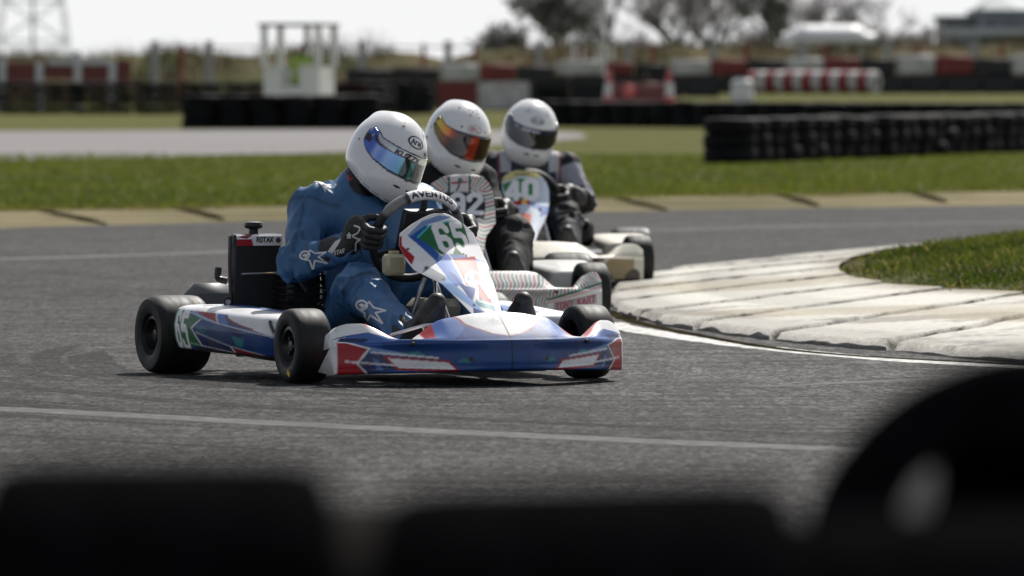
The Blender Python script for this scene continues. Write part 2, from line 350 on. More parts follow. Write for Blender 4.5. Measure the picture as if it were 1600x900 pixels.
def ridge(x, y):                            # the infield rises a little on the far right
    a = np.clip((y - 165) / 55, 0, 1); a = a * a * (3 - 2 * a); bx = np.clip((x + y * .002 - 2.0) / 5, 0, 1); return .5 * a * bx
ys = np.concatenate([np.linspace(-60, 150, 22), np.linspace(155, 320, 34), np.array([350, 400, 500, 700, 1000, 1600, 2600, 5200])])
xs = np.concatenate([[-4000, -1500, -600, -250, -120, -60], np.linspace(-40, 60, 41), [80, 130, 260, 600, 1500, 4000]])
X, Y = np.meshgrid(xs, ys, indexing='ij')
tag(obj('field', np.stack([X, Y, ridge(X, Y)], -1), gridF(len(xs), len(ys)), M_GRASS), kind='structure')

def sheet(name, far_px, near_px, m, z, kind='structure', n=60):
    A = spline([gpt(*p) for p in far_px], n); B = spline([gpt(*p) for p in near_px], n)
    t = np.linspace(0, 1, 6)[None, :, None]
    V = A[:, None] * (1 - t) + B[:, None] * t; V = np.concatenate([V, np.full((*V.shape[:2], 1), z)], -1)
    return tag(obj(name, V, gridF(n, 6), m), kind=kind)
edge = [(-900, 384), (0, 358), (300, 350), (600, 342.5), (900, 334), (1200, 328), (1600, 322), (2300, 312)]
A = spline([gpt(*p) for p in edge], 60); B = np.stack([np.linspace(-50, 60, 60), np.full(60, -25.0)], -1)
t = np.linspace(0, 1, 8)[None, :, None]; V = A[:, None] * (1 - t) + B[:, None] * t
tag(obj('race_track', np.concatenate([V, np.full((60, 8, 1), .008)], -1), gridF(60, 8), M_ASPH), kind='structure')
sheet('verge', [(-900, 352), (0, 331), (300, 326), (600, 320), (900, 311), (1200, 306), (1600, 300), (2300, 290)], [(a, b + 1.5) for a, b in edge], M_STRAW, .004)
sheet('far_track', [(-2600, 206), (-900, 206), (0, 205.5), (400, 203), (650, 202.5), (800, 204), (905, 208)], [(-2600, 284), (-900, 264), (0, 251), (400, 242), (650, 233), (800, 225), (920, 216)], M_ASPH2, .006)

def ribbon(name, px, wid, m, z, kind='structure', n=80, taper=False):
    P = spline([gpt(*p) for p in px], n); T = np.gradient(P, axis=0); T /= np.linalg.norm(T, axis=1)[:, None]; N = np.stack([-T[:, 1], T[:, 0]], -1)
    wd = np.full(n, wid) * (np.sin(np.linspace(.05, np.pi - .05, n)) ** .5 if taper else 1)
    jit = 1 + .25 * (rng.random(n) - .5)
    V = np.stack([P - N * (wd * jit)[:, None] / 2, P + N * (wd * jit)[:, None] / 2], 1); V = np.concatenate([V, np.full((n, 2, 1), z)], -1)
    return tag(obj(name, V, gridF(n, 2), m), kind=kind)
ribbon('track_line', [(948, 507), (975, 515), (1100, 535), (1300, 557.5), (1600, 578), (2300, 612)], .16, M_LINE, .0088)
ribbon('track_line', [(-300, 634), (0, 643), (400, 664), (800, 684), (1200, 702), (1700, 722)], .22, M_FAINT, .0086)
ribbon('track_line', [(-200, 411), (0, 407), (200, 401), (420, 393)], .34, M_FAINT, .0086)
ribbon('track_line', [(1010, 362), (1300, 354), (1700, 347)], .30, M_FAINT, .0086)
ribbon('track_line', [(1180, 608), (1300, 603), (1450, 596), (1620, 588)], .10, M_FAINT, .0086)
def arc_mark(cx_, cy_, rad, a0, a1, wid):    # rubber laid down along the racing line
    n = 60; a = np.linspace(R(a0), R(a1), n); wd = wid * (1 + .25 * (rng.random(n) - .5)) * np.clip(np.minimum(np.arange(n), np.arange(n)[::-1]) / 14, .05, 1)
    r0, r1 = rad - wd / 2, rad + wd / 2; V = np.stack([np.stack([cx_ + r * np.cos(a), cy_ + r * np.sin(a), np.full(n, .0084 + .0001 * rng.random())], -1) for r in (r0, r1)], 1)
    tag(obj('rubber_mark', V, gridF(n, 2), M_SKID), kind='structure')
for k in range(13):
    cx_, cy_, rad = 7.0 + rng.normal(0, .5), 30.4 + rng.normal(0, .7), rng.uniform(8.3, 10.6); a0 = rng.uniform(165, 205); sw = rng.uniform(16, 42)
    arc_mark(cx_, cy_, rad, a0, a0 + sw, rng.uniform(.08, .17)); 
    if k % 2: arc_mark(cx_ - .02, cy_, rad + 1.13, a0 + 2, a0 + sw - 3, rng.uniform(.05, .10))
for px in ([(58, 328.5), (110, 339), (165, 352)], [(262, 324), (310, 333), (348, 345)], [(958, 309), (1000, 319), (1042, 330)], [(1213, 304), (1245, 312), (1278, 323)], [(1423, 301), (1450, 308), (1478, 318)]):
    ribbon('soil_rut', px, .15, M_SOIL, .0088, taper=True)

# ---- white painted saw-tooth kerb round the inside of the bend
KO = np.array([(7.2, 18.5), (5, 21.5), (3.6, 24.3), (2.6, 26.6), (1.95, 28.6), (1.47, 30.1), (1.05, 31.3), (.77, 32.6), (.55, 33.9), (.46, 35.6), (.47, 37.2), (.57, 39.2), (.80, 41.2), (1.44, 43.9), (2.28, 46.2), (3.23, 49.1), (4.6, 51.8), (7, 55)])
KI = np.array([(8, 21.0), (6.2, 24.4), (5, 27.4), (3.9, 30.0), (3.0, 32.3), (2.55, 33.7), (2.3, 34.9), (1.98, 35.7), (1.75, 36.7), (1.64, 38.2), (1.67, 39.7), (1.80, 41.4), (2.05, 43.3), (2.6, 45.7), (3.1, 47.7), (3.75, 50.0), (5.0, 52.4), (7.3, 55.4)])
PER, NA = 64, 44
n = (len(KO) - 1) * PER + 1
O_ = spline(KO, n); I_ = spline(KI, n); s = np.arange(n) / PER
wv = np.concatenate([[0, 0, .004], np.linspace(.02, 1, NA - 3)])
V = np.zeros((n, NA, 3)); V[..., :2] = O_[:, None] * (1 - wv[None, :, None]) + I_[:, None] * wv[None, :, None]
Vf = V.reshape(-1, 3)
wob = (vnoise(Vf * [1, 1, 0] + [3, 5, 1], 2.2) - .5).reshape(n, NA) * .07
fr = (s[:, None] + wob) % 1.0
gr = np.minimum(fr, 1 - fr) * 1.25            # about metres from the joint
gwid = .018 + .030 * vnoise(Vf + [9, 2, 4], 1.6).reshape(n, NA)
joint = np.clip(1 - gr / gwid, 0, 1) ** .6
Z = .040 + .055 * wv[None, :] + .011 * (1 - fr) - .085 * joint * (1 - .85 * np.clip((wv[None, :] - .72) / .25, 0, 1)) + .003 * (vnoise(Vf, 9).reshape(n, NA) - .5)
Z[:, 0] = -.01; Z[:, 1:3] -= .012 + .02 * vnoise(Vf, 6).reshape(n, NA)[:, 1:3]
ej = (vnoise(Vf + [1, 7, 2], 3.0).reshape(n, NA) - .5)[:, :1] * .12 + (vnoise(Vf, 14).reshape(n, NA) - .5)[:, :1] * .05
dirv = (I_ - O_) / np.linalg.norm(I_ - O_, axis=1)[:, None]
fall = np.clip(1 - wv / .12, 0, 1)[None, :, None]
V[..., :2] += dirv[:, None] * ej[..., None] * fall
V[..., 2] = np.maximum(Z, -.01)
wear = vnoise(Vf, 1.3) * .5 + vnoise(Vf, 5) * .3 + vnoise(Vf, 17) * .25
white = np.array([.53, .515, .46]); worn = np.array([.27, .255, .225]); soil = np.array([.035, .030, .022]); conc = np.array([.20, .19, .175]); straw = np.array([.30, .25, .16])
k = np.clip((wear - .56) / .14, 0, 1)[:, None]; c = white * (1 - k) + worn * k
k = np.clip((vnoise(Vf + 40, .9) - .62) / .15, 0, 1)[:, None] * .6; c = c * (1 - k) + straw * k
k = np.clip((np.broadcast_to(wv, (n, NA)).ravel() - .82) / .18, 0, 1)[:, None] * np.clip(vnoise(Vf, 7) * 1.6 - .2, 0, 1)[:, None]; c = c * (1 - k) + straw * .7 * k
k = np.clip((joint.ravel() - .01) * 14, 0, 1)[:, None]; c = c * (1 - k) + soil * k
al = np.repeat(np.arange(n) / PER, NA); aw = np.tile(wv, n)
k = np.clip((vnoise(np.stack([al * .22, aw * 9 + .5 * vnoise(Vf, .6), al * 0 + 3], -1), 1.0) - .50) / .22, 0, 1)[:, None] * np.clip(1.15 - aw * 1.1, 0, 1)[:, None] * .38; c = c * (1 - k) + np.array([.08, .078, .074]) * k
c = c.reshape(n, NA, 3); c[:, :2] = conc; c[:, 2] = conc * 1.4; c[:, 0] = soil
F = gridF(n, NA)[:, ::-1]
tag(obj('kerb', V, F, mat('kerb_paint', attr=True, rough=.8, noise=.18, nscale=40, bump=.7, bscale=45, bdist=.012, spec=.3), None, c), kind='structure')
ribbon('soil_gap', [(948, 488), (968, 497), (1000, 508), (1090, 527), (1200, 546), (1330, 559), (1500, 569), (1620, 575), (2200, 604)], .07, M_SOIL, .0092)

# ---- grass inside the kerb, with blades
nI = 120; II = spline(KI, nI); Xr = np.full(nI, 60.0); tt = np.linspace(0, 1, 40) ** 2.2
V = np.zeros((nI, 40, 3)); V[..., 0] = II[:, :1] * (1 - tt) + Xr[:, None] * tt; V[..., 1] = II[:, 1:] * np.ones(40)
V[..., 2] = .075 + .10 * np.clip((V[..., 0] - II[:, :1]) / 1.0, 0, 1) + .05 * (vnoise(V.reshape(-1, 3), .9).reshape(nI, 40) - .5)
tag(obj('infield_lawn', V, gridF(nI, 40)[:, ::-1], ground_mat('lawn_soil', [(.03, .042, .008), (.055, .06, .014), (.09, .08, .03)], [0, 2.5, 6], rough=1, spec=.1)), kind='structure')
def lawn_z(x, y):
    xi = np.interp(y, II[:, 1], II[:, 0]); P = np.stack([x, y, x * 0], -1)
    return .075 + .10 * np.clip((x - xi) / 1.0, 0, 1) + .05 * (vnoise(P, .9) - .5), xi
N = 62000
y = rng.uniform(29, 52, N); xi = np.interp(y, II[:, 1], II[:, 0]); x = xi - .10 + rng.random(N) ** 1.4 * 4.2 + .25 * (rng.random(N) - .5) * (rng.random(N) < .3)
z, xi = lawn_z(x, y); P = np.stack([x, y, z - .01], -1)
clump = vnoise(P * [1, 1, 0], 3.2); clump2 = vnoise(P * [1, 1, 0] + 20, .9)
h = (.02 + .042 * rng.random(N)) * (.55 + .9 * clump) * np.clip(.4 + (x - xi) * 2, .35, 1)
a = rng.random(N) * 6.283; wd = .0045 + .004 * rng.random(N); ln = h * (.3 + .9 * rng.random(N)); b = rng.random(N) * 6.283
side = np.stack([np.cos(a), np.sin(a), a * 0], -1) * wd[:, None]; ben = np.stack([np.cos(b) * ln, np.sin(b) * ln, h], -1)
V = np.stack([P - side, P + side, P + ben * [.45, .45, .65] + side * .7, P + ben], 1)
g0 = np.array([.045, .068, .009]); g1 = np.array([.115, .130, .018]); g2 = np.array([.19, .16, .055])
k = np.clip(clump2 * .8 + .5 * rng.random(N) - .25, 0, 1)[:, None]; c = g0 * (1 - k) + g1 * k; dry = (rng.random(N) < .09)[:, None] | ((x - xi < .12) & (rng.random(N) < .4))[:, None]; c = np.where(dry, g2, c)
F = (np.arange(N)[:, None] * 4 + [0, 1, 2, 3])
mg = mat('grass_blade', attr=True, rough=.6, spec=.25)
def add_translucent(m, f=.35):
    n = m.node_tree; b = n.nodes['Principled BSDF']; tr = n.nodes.new('ShaderNodeBsdfTranslucent'); mx = n.nodes.new('ShaderNodeMixShader'); mx.inputs[0].default_value = f
    src = b.inputs['Base Color'].links[0].from_socket; n.links.new(src, tr.inputs[0]); o = n.nodes['Material Output']
    n.links.new(b.outputs[0], mx.inputs[1]); n.links.new(tr.outputs[0], mx.inputs[2]); n.links.new(mx.outputs[0], o.inputs[0])
add_translucent(mg, .55)
tag(obj('lawn_grass', V, F, mg, None, np.repeat(c[:, None], 4, 1), smooth=False), kind='stuff')

# rough grass standing on the outfield: tufts that catch the low light
N = 110000
y = 58 + 47 * rng.random(N) ** 1.5; x = (rng.random(N) - .5) * 2 * (800 / FPX * y * 1.9)
fe = np.interp(x / y, [p[0] for p in [((q[0] - 800) / FPX, q) for q in [(-900, 352), (0, 331), (300, 326), (600, 320), (900, 311), (1200, 306), (1600, 300), (2300, 290)]]], [gpt(*q)[1] for q in [(-900, 352), (0, 331), (300, 326), (600, 320), (900, 311), (1200, 306), (1600, 300), (2300, 290)]])
rag = vnoise(np.stack([x, y * .25, x * 0], -1), 1.4); dryv = (y < fe + .4) & (rng.random(N) < .75); ok = (y > fe - .2 - 2.6 * np.clip(rag - .48, 0, 1) * 2) & ((y > fe) | (rng.random(N) < .8)); x, y, dryv = x[ok], y[ok], dryv[ok]; N = len(x); P = np.stack([x, y, x * 0 - .002], -1)
cl = vnoise(P, .5) * .6 + vnoise(P, 1.7) * .4
h = (.016 + .026 * rng.random(N)) * (.4 + 1.1 * cl); a = rng.random(N) * 6.283; wd = .010 + .012 * rng.random(N); b = rng.random(N) * 6.283; ln = h * .8 * rng.random(N)
side = np.stack([np.cos(a), np.sin(a), a * 0], -1) * wd[:, None]; ben = np.stack([np.cos(b) * ln, np.sin(b) * ln, h], -1)
V = np.stack([P - side, P + side, P + ben * [.5, .5, .6] + side * .7, P + ben], 1)
k = np.clip(cl * 1.3 - .2 + .3 * (rng.random(N) - .5), 0, 1)[:, None]; c = np.array([.060, .088, .011]) * (1 - k) + np.array([.145, .158, .024]) * k; c = np.where(dryv[:, None], np.array([.17, .145, .055]), c)
tag(obj('outfield_grass', V, np.arange(N)[:, None] * 4 + [0, 1, 2, 3], mg, None, np.repeat(c[:, None], 4, 1), smooth=False), kind='stuff')
# ------------------------------------------------------------------ tyres of the tyre walls
M_RUB = mat('old_rubber', (.0065, .0068, .008), rough=.75, noise=.35, nscale=14, bump=.25, bscale=60, bdist=.004, spec=.12)
def tyre_prof(r, w, ri):
    return [(ri, -w * .36), (ri + .012, -w * .47), (ri + (r - ri) * .55, -w * .5), (r * .955, -w * .44), (r, -w * .33), (r, w * .33), (r * .955, w * .44), (ri + (r - ri) * .55, w * .5), (ri + .012, w * .47), (ri, w * .36), (ri + .02, w * .3), (r - .035, w * .26), (r - .035, -w * .26), (ri + .02, -w * .3), (ri, -w * .36)]
_b = MB(); _b.lathe(tyre_prof(.325, .19, .185), 'z', 22); ME_TYRE = mesh_of('car_tyre', np.concatenate(_b.V), _b.F); ME_TYRE.materials.append(M_RUB)
def tyre_wall(p0, p1, layers, where, group, hh=.178, skip=0):
    p0 = np.array(p0); p1 = np.array(p1); L = np.linalg.norm(p1 - p0); n = int(L / .655) + 1; d = (p1 - p0) / L
    for i in range(n):
        for k in range(layers):
            o = link('tyre', ME_TYRE); q = p0 + d * (.33 + .655 * i) + rng.normal(0, .022, 2)
            o.location = (q[0], q[1], hh / 2 + .004 + k * hh + float(ridge(q[0], q[1]))); o.rotation_euler = (rng.normal(0, .03), rng.normal(0, .03), rng.random() * 6)
            lay = ['bottom', 'second', 'third', 'fourth', 'fifth'][k] if k < layers - 1 else 'topmost'
            tag(o, f'{lay} black tyre of the {ORD[i + 1]} stack from the left in the {where}', 'tyre', group)
tyre_wall((xat(1128, 94.2), 94.2), (gpt(1690, 233)), 3, 'nearest low wall', 'tyres of the nearest low wall')
tyre_wall((xat(838, 161), 161), (xat(1700, 148), 148), 3, 'long middle wall', 'tyres of the long middle wall', .17)
tyre_wall((xat(284, 154), 154), (xat(560, 154), 154), 4, 'hut wall', 'tyres of the wall below the hut', .162)
tyre_wall((xat(300, 154.6), 154.6), (xat(552, 154.6), 154.6), 4, 'hut wall, back row', 'tyres of the wall below the hut', .160)
tyre_wall((xat(-40, 210), 210), (xat(640, 206), 206), 4, 'tall far wall', 'tyres of the tall far wall', .222)

# painted barrier blocks: bundles of tyres behind a painted belt
M_BW = mat('belt_white', (.50, .50, .49), rough=.6, noise=.2, nscale=5, dirt=(.22, .20, .17), dscale=3); M_BR = mat('belt_red', (.16, .022, .02), rough=.6, noise=.25, nscale=5); M_BK = mat('belt_black', (.014, .014, .017), rough=.6, noise=.2, nscale=5)
def block_mesh(w, h, d):
    mb = MB(); mb.box((0, 0, h * .5), (w, d, h), bev=.2)
    for k in (.2, .5, .8): mb.box((0, -d / 2 - .012, h * k), (w * .96, .03, h * .10), bev=.3)
    for s in (-1, 1): mb.lathe([(.03, -.02), (.05, -.02), (.05, .02), (.03, .02)], 'z', 10, (s * w * .3, 0, h + .02))
    return mb
cnt = {}
def block(px0, px1, py0, py1, col, row, D=230.0):
    x0, x1 = xat(px0, D), xat(px1, D); z1 = zat(py0, D); z0 = max(zat(py1, D), float(ridge((x0 + x1) / 2, D)) if row == 'lower' else -1)
    mb = block_mesh((x1 - x0) * .985, z1 - z0, .7); o = mb.build('barrier_block', {'white': M_BW, 'red': M_BR, 'black': M_BK}[col]); o.location = ((x0 + x1) / 2, D, z0)
    cnt[(col, row)] = cnt.get((col, row), 0) + 1
    tag(o, f'{ORD[cnt[(col, row)]]} {col} barrier block from the left in the {row} row of the far barrier', 'barrier', 'painted blocks of the far barrier')
x = 522
for col, wd in (('red', 52), ('white', 48), ('black', 61), ('red', 63), ('white', 82), ('black', 62), ('black', 62)):
    block(x, x + wd, 127, 173, col, 'lower'); x += wd
x = 952
while x < 1720: block(x, x + 58, 117, 153, 'black', 'lower'); x += 58
for x0, x1, y0, y1, col in ((540, 612, 108, 127, 'black'), (612, 687, 106, 127, 'black'), (688, 749, 100, 127, 'white'), (750, 806, 101, 127, 'red'), (807, 868, 103, 127, 'black'), (869, 944, 95, 117, 'white'), (946, 990, 97, 117, 'red'), (991, 1046, 100, 117, 'black'),
        (1047, 1109, 94, 117, 'white'), (1110, 1166, 93, 117, 'red'), (1167, 1226, 93, 117, 'black'), (1227, 1286, 91, 117, 'white'), (1287, 1343, 90, 117, 'red'), (1344, 1399, 91, 117, 'black'), (1401, 1460, 86, 117, 'white'), (1461, 1520, 87, 117, 'red'), (1521, 1578, 91, 117, 'black'), (1579, 1640, 86, 117, 'white'), (1641, 1700, 87, 117, 'red')):
    block(x0, x1, y0, y1, col, 'upper')
for x0, x1 in ((833, 890), (890, 947)): block(x0, x1, 117, 160, 'black', 'lower')

# row of upright tyres painted red and white
D = 222.0; M_TW = mat('tyre_white', (.48, .47, .46), rough=.6, noise=.2); M_TR = mat('tyre_red', (.22, .025, .025), rough=.6, noise=.2)
_b = MB(); _b.lathe(tyre_prof(.325, .25, .185), 'x', 20); ME_UP = {}
for nm, m_ in (('white', M_TW), ('red', M_TR)):
    me = mesh_of('painted_tyre', np.concatenate(_b.V), _b.F); me.materials.append(m_); ME_UP[nm] = me
xx = xat(1178, D); i = 0
while xx < xat(1368, D):
    nm = 'white' if i % 2 else 'red'; o = link('painted_tyre', ME_UP[nm]); o.location = (xx, D, .325 + float(ridge(xx, D)) + .02); o.rotation_euler = (0, 0, R(-28))
    tag(o, f'{ORD[i // 2 + 1]} {nm} painted tyre from the left in the red and white upright row', 'tyre', 'red and white tyres standing in a row'); xx += .262; i += 1
# white drum at the end of that row, two cones, red water barrier
M_WP = mat('white_plastic', (.62, .62, .63), rough=.5, noise=.1); M_RP = mat('red_plastic', (.42, .03, .035), rough=.4, coat=.2)
mb = MB(); mb.lathe([(0, 0), (.27, 0), (.30, .04), (.29, .3), (.31, .33), (.29, .36), (.28, .62), (.30, .66), (.28, .7), (.2, .74), (.19, .78), (0, .78)], 'z', 24)
o = mb.build('drum', M_WP); o.location = (xat(1160, 200), 200, 0.2); tag(o, 'white plastic drum at the left end of the red and white tyre row', 'drum')
def cone_thing(px, D, label):
    e = empty('traffic_cone', (xat(px, D), D, zat(161, D)))
    b = MB(); b.box((0, 0, .02), (.42, .42, .04)); b.build('base', M_RP, e)
    b = MB(); b.lathe([(.15, .04), (.125, .16)], 'z', 18); b.lathe([(.085, .46), (.03, .76), (.0, .77)], 'z', 18); b.build('cone_body', M_RP, e)
    b = MB(); b.lathe([(.127, .16), (.09, .46)], 'z', 18); b.build('sleeve', M_WP, e); tag(e, label, 'cone', 'traffic cones by the red barrier')
cone_thing(952, 176.0, 'red traffic cone with white band at the left end of the red barrier'); cone_thing(1045, 176.0, 'red traffic cone with white band at the right end of the red barrier')
e = empty('plastic_barrier', (xat(998, 166), 166, 0)); mb = MB()
mb.box((0, 0, .12), (1.15, .42, .24)); mb.box((0, 0, .42), (1.1, .26, .42)); mb.box((0, 0, .76), (1.15, .22, .26))
for s in (-.3, .3): mb.lathe([(0, 0), (.05, 0), (.05, .05), (0, .05)], 'z', 10, (s, 0, .89))
mb.build('barrier_body', mat('dark_red_plastic', (.15, .018, .02), rough=.35, coat=.3), e); b = MB(); b.lathe([(.0, -.03), (.12, -.03), (.14, 0), (.12, .03), (0, .03)], 'y', 16, (-.2, -.14, .72)); b.build('reflector', mat('pink_lamp', (.6, .12, .12), rough=.3), e)
tag(e, 'dark red plastic barrier standing between two traffic cones', 'barrier')

# ---- white marshal huts with marshals in lime jackets
M_HUT = mat('hut_panel', (.78, .78, .77), rough=.45, noise=.08, nscale=4); M_HGREY = mat('hut_trim', (.10, .115, .12), rough=.5)
def hut(px0, px1, ytop, ybase, D, label, z0=None):
    x0, x1 = xat(px0, D), xat(px1, D); W = (x1 - x0); z0 = zat(ybase, D) if z0 is None else z0; Ht = zat(ytop, D) - z0
    e = empty('marshal_hut', ((x0 + x1) / 2, D, z0), R(-14)); Wf = W * .74; Wd = W * .8; sill = Ht * .57
    mb = MB(); t = .05
    mb.box((-Wf * .33, -Wd / 2, sill / 2), (Wf * .34, t, sill)); mb.box((Wf * .33, -Wd / 2, sill / 2), (Wf * .34, t, sill)); mb.box((0, -Wd / 2 + .004, Ht * .19), (Wf * .32, t * .8, Ht * .38)); mb.box((0, Wd / 2, sill / 2), (Wf, t, sill))
    mb.box((Wf / 2, 0, sill / 2), (t, Wd - t, sill)); mb.box((-Wf / 2, 0, sill / 2), (t, Wd - t, sill)); mb.build('wall_panel', M_HUT, e)
    for x_, y_, w_ in ((-Wf / 2, -Wd / 2, .13), (Wf / 2, -Wd / 2, .13), (-Wf / 2, Wd / 2, .13), (Wf / 2, Wd / 2, .13), (0, Wd / 2, .11)):
        mb = MB(); mb.box((x_, y_, sill + (Ht - sill) / 2 - .03), (w_, w_, Ht - sill - .06)); mb.build('corner_post', M_HUT, e)
    mb = MB(); mb.box((0, 0, Ht - .03), (Wf + .22, Wd + .22, .07)); mb.build('roof', M_HGREY, e)
    for s_ in (-1, 1): mb = MB(); mb.box((s_ * Wf * .33, -Wd / 2, sill + .02), (Wf * .34, .11, .05)); mb.build('sill', M_HUT, e)
    tag(e, label, 'hut', 'marshal huts'); return e
hut(409, 526, 37, 151, 168.0, 'white open marshal hut above the black tyre wall on the left', 0.0)
hut(895, 958, 62, 112, 262.0, 'smaller white marshal hut beyond the middle of the far barrier', 0.1)
def marshal(x, D, z0, h, label, lean=0.0, sc=1.0):
    k = h / 1.75
    def f(P):
        d = cone(P, (0, 0, .95 * k), (lean * .5, 0, 1.38 * k), .14 * k, .155 * k)
        for s in (-1, 1):
            d = smin(d, cone(P, (s * .09 * k, 0, .9 * k), (s * .11 * k, .02, .48 * k), .1 * k, .07 * k), .05); d = smin(d, cone(P, (s * .11 * k, .02, .48 * k), (s * .11 * k, .05, .06 * k), .075 * k, .05 * k), .03)
            d = smin(d, cone(P, (s * .11 * k, 0, .05 * k), (s * .12 * k, -.15 * k, .04 * k), .05 * k, .045 * k), .03)
            d = smin(d, cone(P, (lean * .5 + s * .16 * k, 0, 1.4 * k), (lean * .5 + s * .21 * k, -.04, 1.12 * k), .075 * k, .058 * k), .05); d = smin(d, cone(P, (lean * .5 + s * .21 * k, -.04, 1.12 * k), (lean * .5 + s * .12 * k, -.24 * k, .98 * k), .056 * k, .04 * k), .03)
            d = smin(d, ell(P, (lean * .5 + s * .09 * k, -.28 * k, .97 * k), (.05 * k, .06 * k, .04 * k)), .02)
        d = smin(d, cone(P, (lean * .5, 0, 1.42 * k), (lean, -.02, 1.55 * k), .06 * k, .055 * k), .04); d = smin(d, ell(P, (lean, -.03 * k, 1.64 * k), (.078 * k, .1 * k, .12 * k)), .02)
        return smin(d, ell(P, (lean, -.13 * k, 1.63 * k), (.015, .025, .022)), .015)
    V, F = nets(f, (-.5, -.45, -.05), (.5, .35, 1.85 * k), .022)
    c = np.full((len(V), 3), .02); c[V[:, 2] > .86 * k] = (.36, .50, .09); band = (np.abs(V[:, 2] - 1.1 * k) < .03) & (np.abs(V[:, 0]) < .24); c[band] = (.6, .6, .55)
    c[(V[:, 2] > 1.47 * k)] = (.012, .012, .016); c[(V[:, 2] > 1.54 * k) & (V[:, 2] < 1.68 * k) & (V[:, 1] < -.06 * k)] = (.42, .26, .2)
    c[V[:, 2] < .1 * k] = (.01, .01, .01)
    o = obj('person', V, F, mat('marshal_cloth', attr=True, rough=.8, noise=.15, nscale=9), None, c); o.location = (x, D, z0); tag(o, label, 'person', 'marshals'); return o
zb = zat(151, 168.0)
marshal(xat(468, 168), 167.85, .04, 1.72, 'person in a lime high-visibility jacket and dark hat inside the left hut', .09)
marshal(xat(926, 262), 262.0, .12, 1.62, 'person in a lime high-visibility jacket inside the smaller far hut')

# ---- fence along the far side of the circuit
D = 262.0; e = empty('fence', (0, D, 0)); M_FP = mat('fence_post', (.30, .30, .31), rough=.7, noise=.15); M_FR = mat('red_post', (.20, .03, .025), rough=.7)
for i, px in enumerate((242, 327, 566, 700, 842, 981, 1115, 1256, 1386, 1521, 1640)):
    mb = MB(); zt = zat(66, D); mb.box((xat(px, D), 0, zt / 2), (.26, .2, zt), bev=.1); mb.box((xat(px, D), 0, zt + .02), (.3, .24, .05)); mb.build('post', M_FP, e)
for px in (283, 662, 742, 905, 1020, 1165, 1290, 1434, 1565):
    mb = MB(); zt = zat(68, D); mb.box((xat(px, D), .05, zt / 2), (.14, .12, zt)); mb.build('post', M_FR, e)
mb = MB()
for z in (.7, 1.3, 2.0): mb.box((xat(940, D), .14, z), (xat(1640, D) - xat(240, D), .03, .05), bev=0)
mb.build('rail', mat('fence_rail', (.2, .18, .16), rough=.7), e); tag(e, 'long fence of pale and red posts running behind the far barrier', 'fence')
# white and red paddock railing on the left
D = 226.0; e = empty('paddock_railing', (0, D, 0)); M_RED = mat('rail_red', (.12, .025, .022), rough=.6, noise=.2); M_WH = mat('rail_white', (.5, .52, .55), rough=.6, noise=.1)
for px, yt in ((4, 92), (62, 98), (122, 80), (176, 95)):
    mb = MB(); zt = zat(yt, D); mb.box((xat(px, D), -.06, zt / 2), (.2, .12, zt)); mb.build('post', M_WH, e)
for a, b, y0, y1, m_ in ((8, 58, 98, 130, M_RED), (66, 116, 98, 124, M_RED), (128, 172, 93, 132, M_RED), (180, 206, 93, 128, M_RED), (76, 172, 92, 101, M_WH), (-80, 0, 98, 126, M_RED)):
    mb = MB(); mb.box((xat((a + b) / 2, D), .04 if m_ is M_RED else -.02, (zat(y0, D) + zat(y1, D)) / 2), (xat(b, D) - xat(a, D), .06, zat(y0, D) - zat(y1, D))); mb.build('panel', m_, e)
tag(e, 'red and white panelled railing with white posts behind the tall left tyre wall', 'railing')

# ---- earth bank with winter scrub behind the fence
D0 = 285.0; xs = np.linspace(-110, 60, 680); vs = np.linspace(0, 1, 14)
pxs = xs / D0 * FPX + 800
top = np.interp(pxs, [-4000, 0, 130, 200, 215, 260, 330, 400, 520, 560, 640, 690, 720, 860, 950, 1200, 1450, 1600, 2400], [80, 80, 78, 80, 74, 70, 74, 76, 72, 76, 73, 80, 74, 66, 60, 62, 62, 60, 60])
zt = zat(top, D0) - .25 + .25 * (vnoise(np.stack([xs, xs * 0, xs * 0], -1), .8) - .5)
V = np.zeros((680, 14, 3)); V[..., 0] = xs[:, None]; V[..., 1] = D0 + 14 * vs; V[..., 2] = zt[:, None] * np.sin(np.clip(vs * 1.25, 0, 1) * np.pi / 2)[None] * (1 - .0 * vs)
V[..., 2] += .35 * (vnoise(V.reshape(-1, 3), 1.1).reshape(680, 14) - .5) * np.clip(vs * 3, 0, 1); V[:, -1, 2] -= 2
tag(obj('bank', V, gridF(680, 14), ground_mat('bank_scrub', [(.11, .085, .045), (.15, .115, .065), (.075, .06, .032), (.07, .075, .03)], [0, .5, 1.5, .25], rough=1, spec=.05)), kind='structure')
N = 46000; x = rng.uniform(-100, 50, N); v = rng.random(N) * .9; y = D0 + 14 * v; z = np.interp(x, xs, zt) * np.sin(np.clip(v * 1.25, 0, 1) * np.pi / 2)
P = np.stack([x, y, z], -1); hn = vnoise(P * [1, .4, 0], .55); h = (.15 + .8 * rng.random(N) ** 2) * np.clip(hn * 1.8 - .3, .1, 1.2); a = rng.random(N) * 6.28; sd_ = np.stack([np.cos(a), np.sin(a), a * 0], -1) * .02; b = rng.normal(0, .35, (N, 2)) * h[:, None]
up = np.concatenate([b, h[:, None]], -1); V = np.stack([P - sd_, P + sd_, P + up + sd_ * .3, P + up - sd_ * .3], 1)
k = rng.random((N, 1)); c = np.array([.09, .07, .04]) * (1 - k) + np.array([.18, .14, .08]) * k; c = np.where((vnoise(P, .3) > .62)[:, None], np.array([.04, .05, .016]), c)
tag(obj('scrub', V, np.arange(N)[:, None] * 4 + [0, 1, 2, 3], mat('scrub_twig', attr=True, rough=.9, spec=.1), None, np.repeat(c[:, None], 4, 1), smooth=False), kind='stuff')

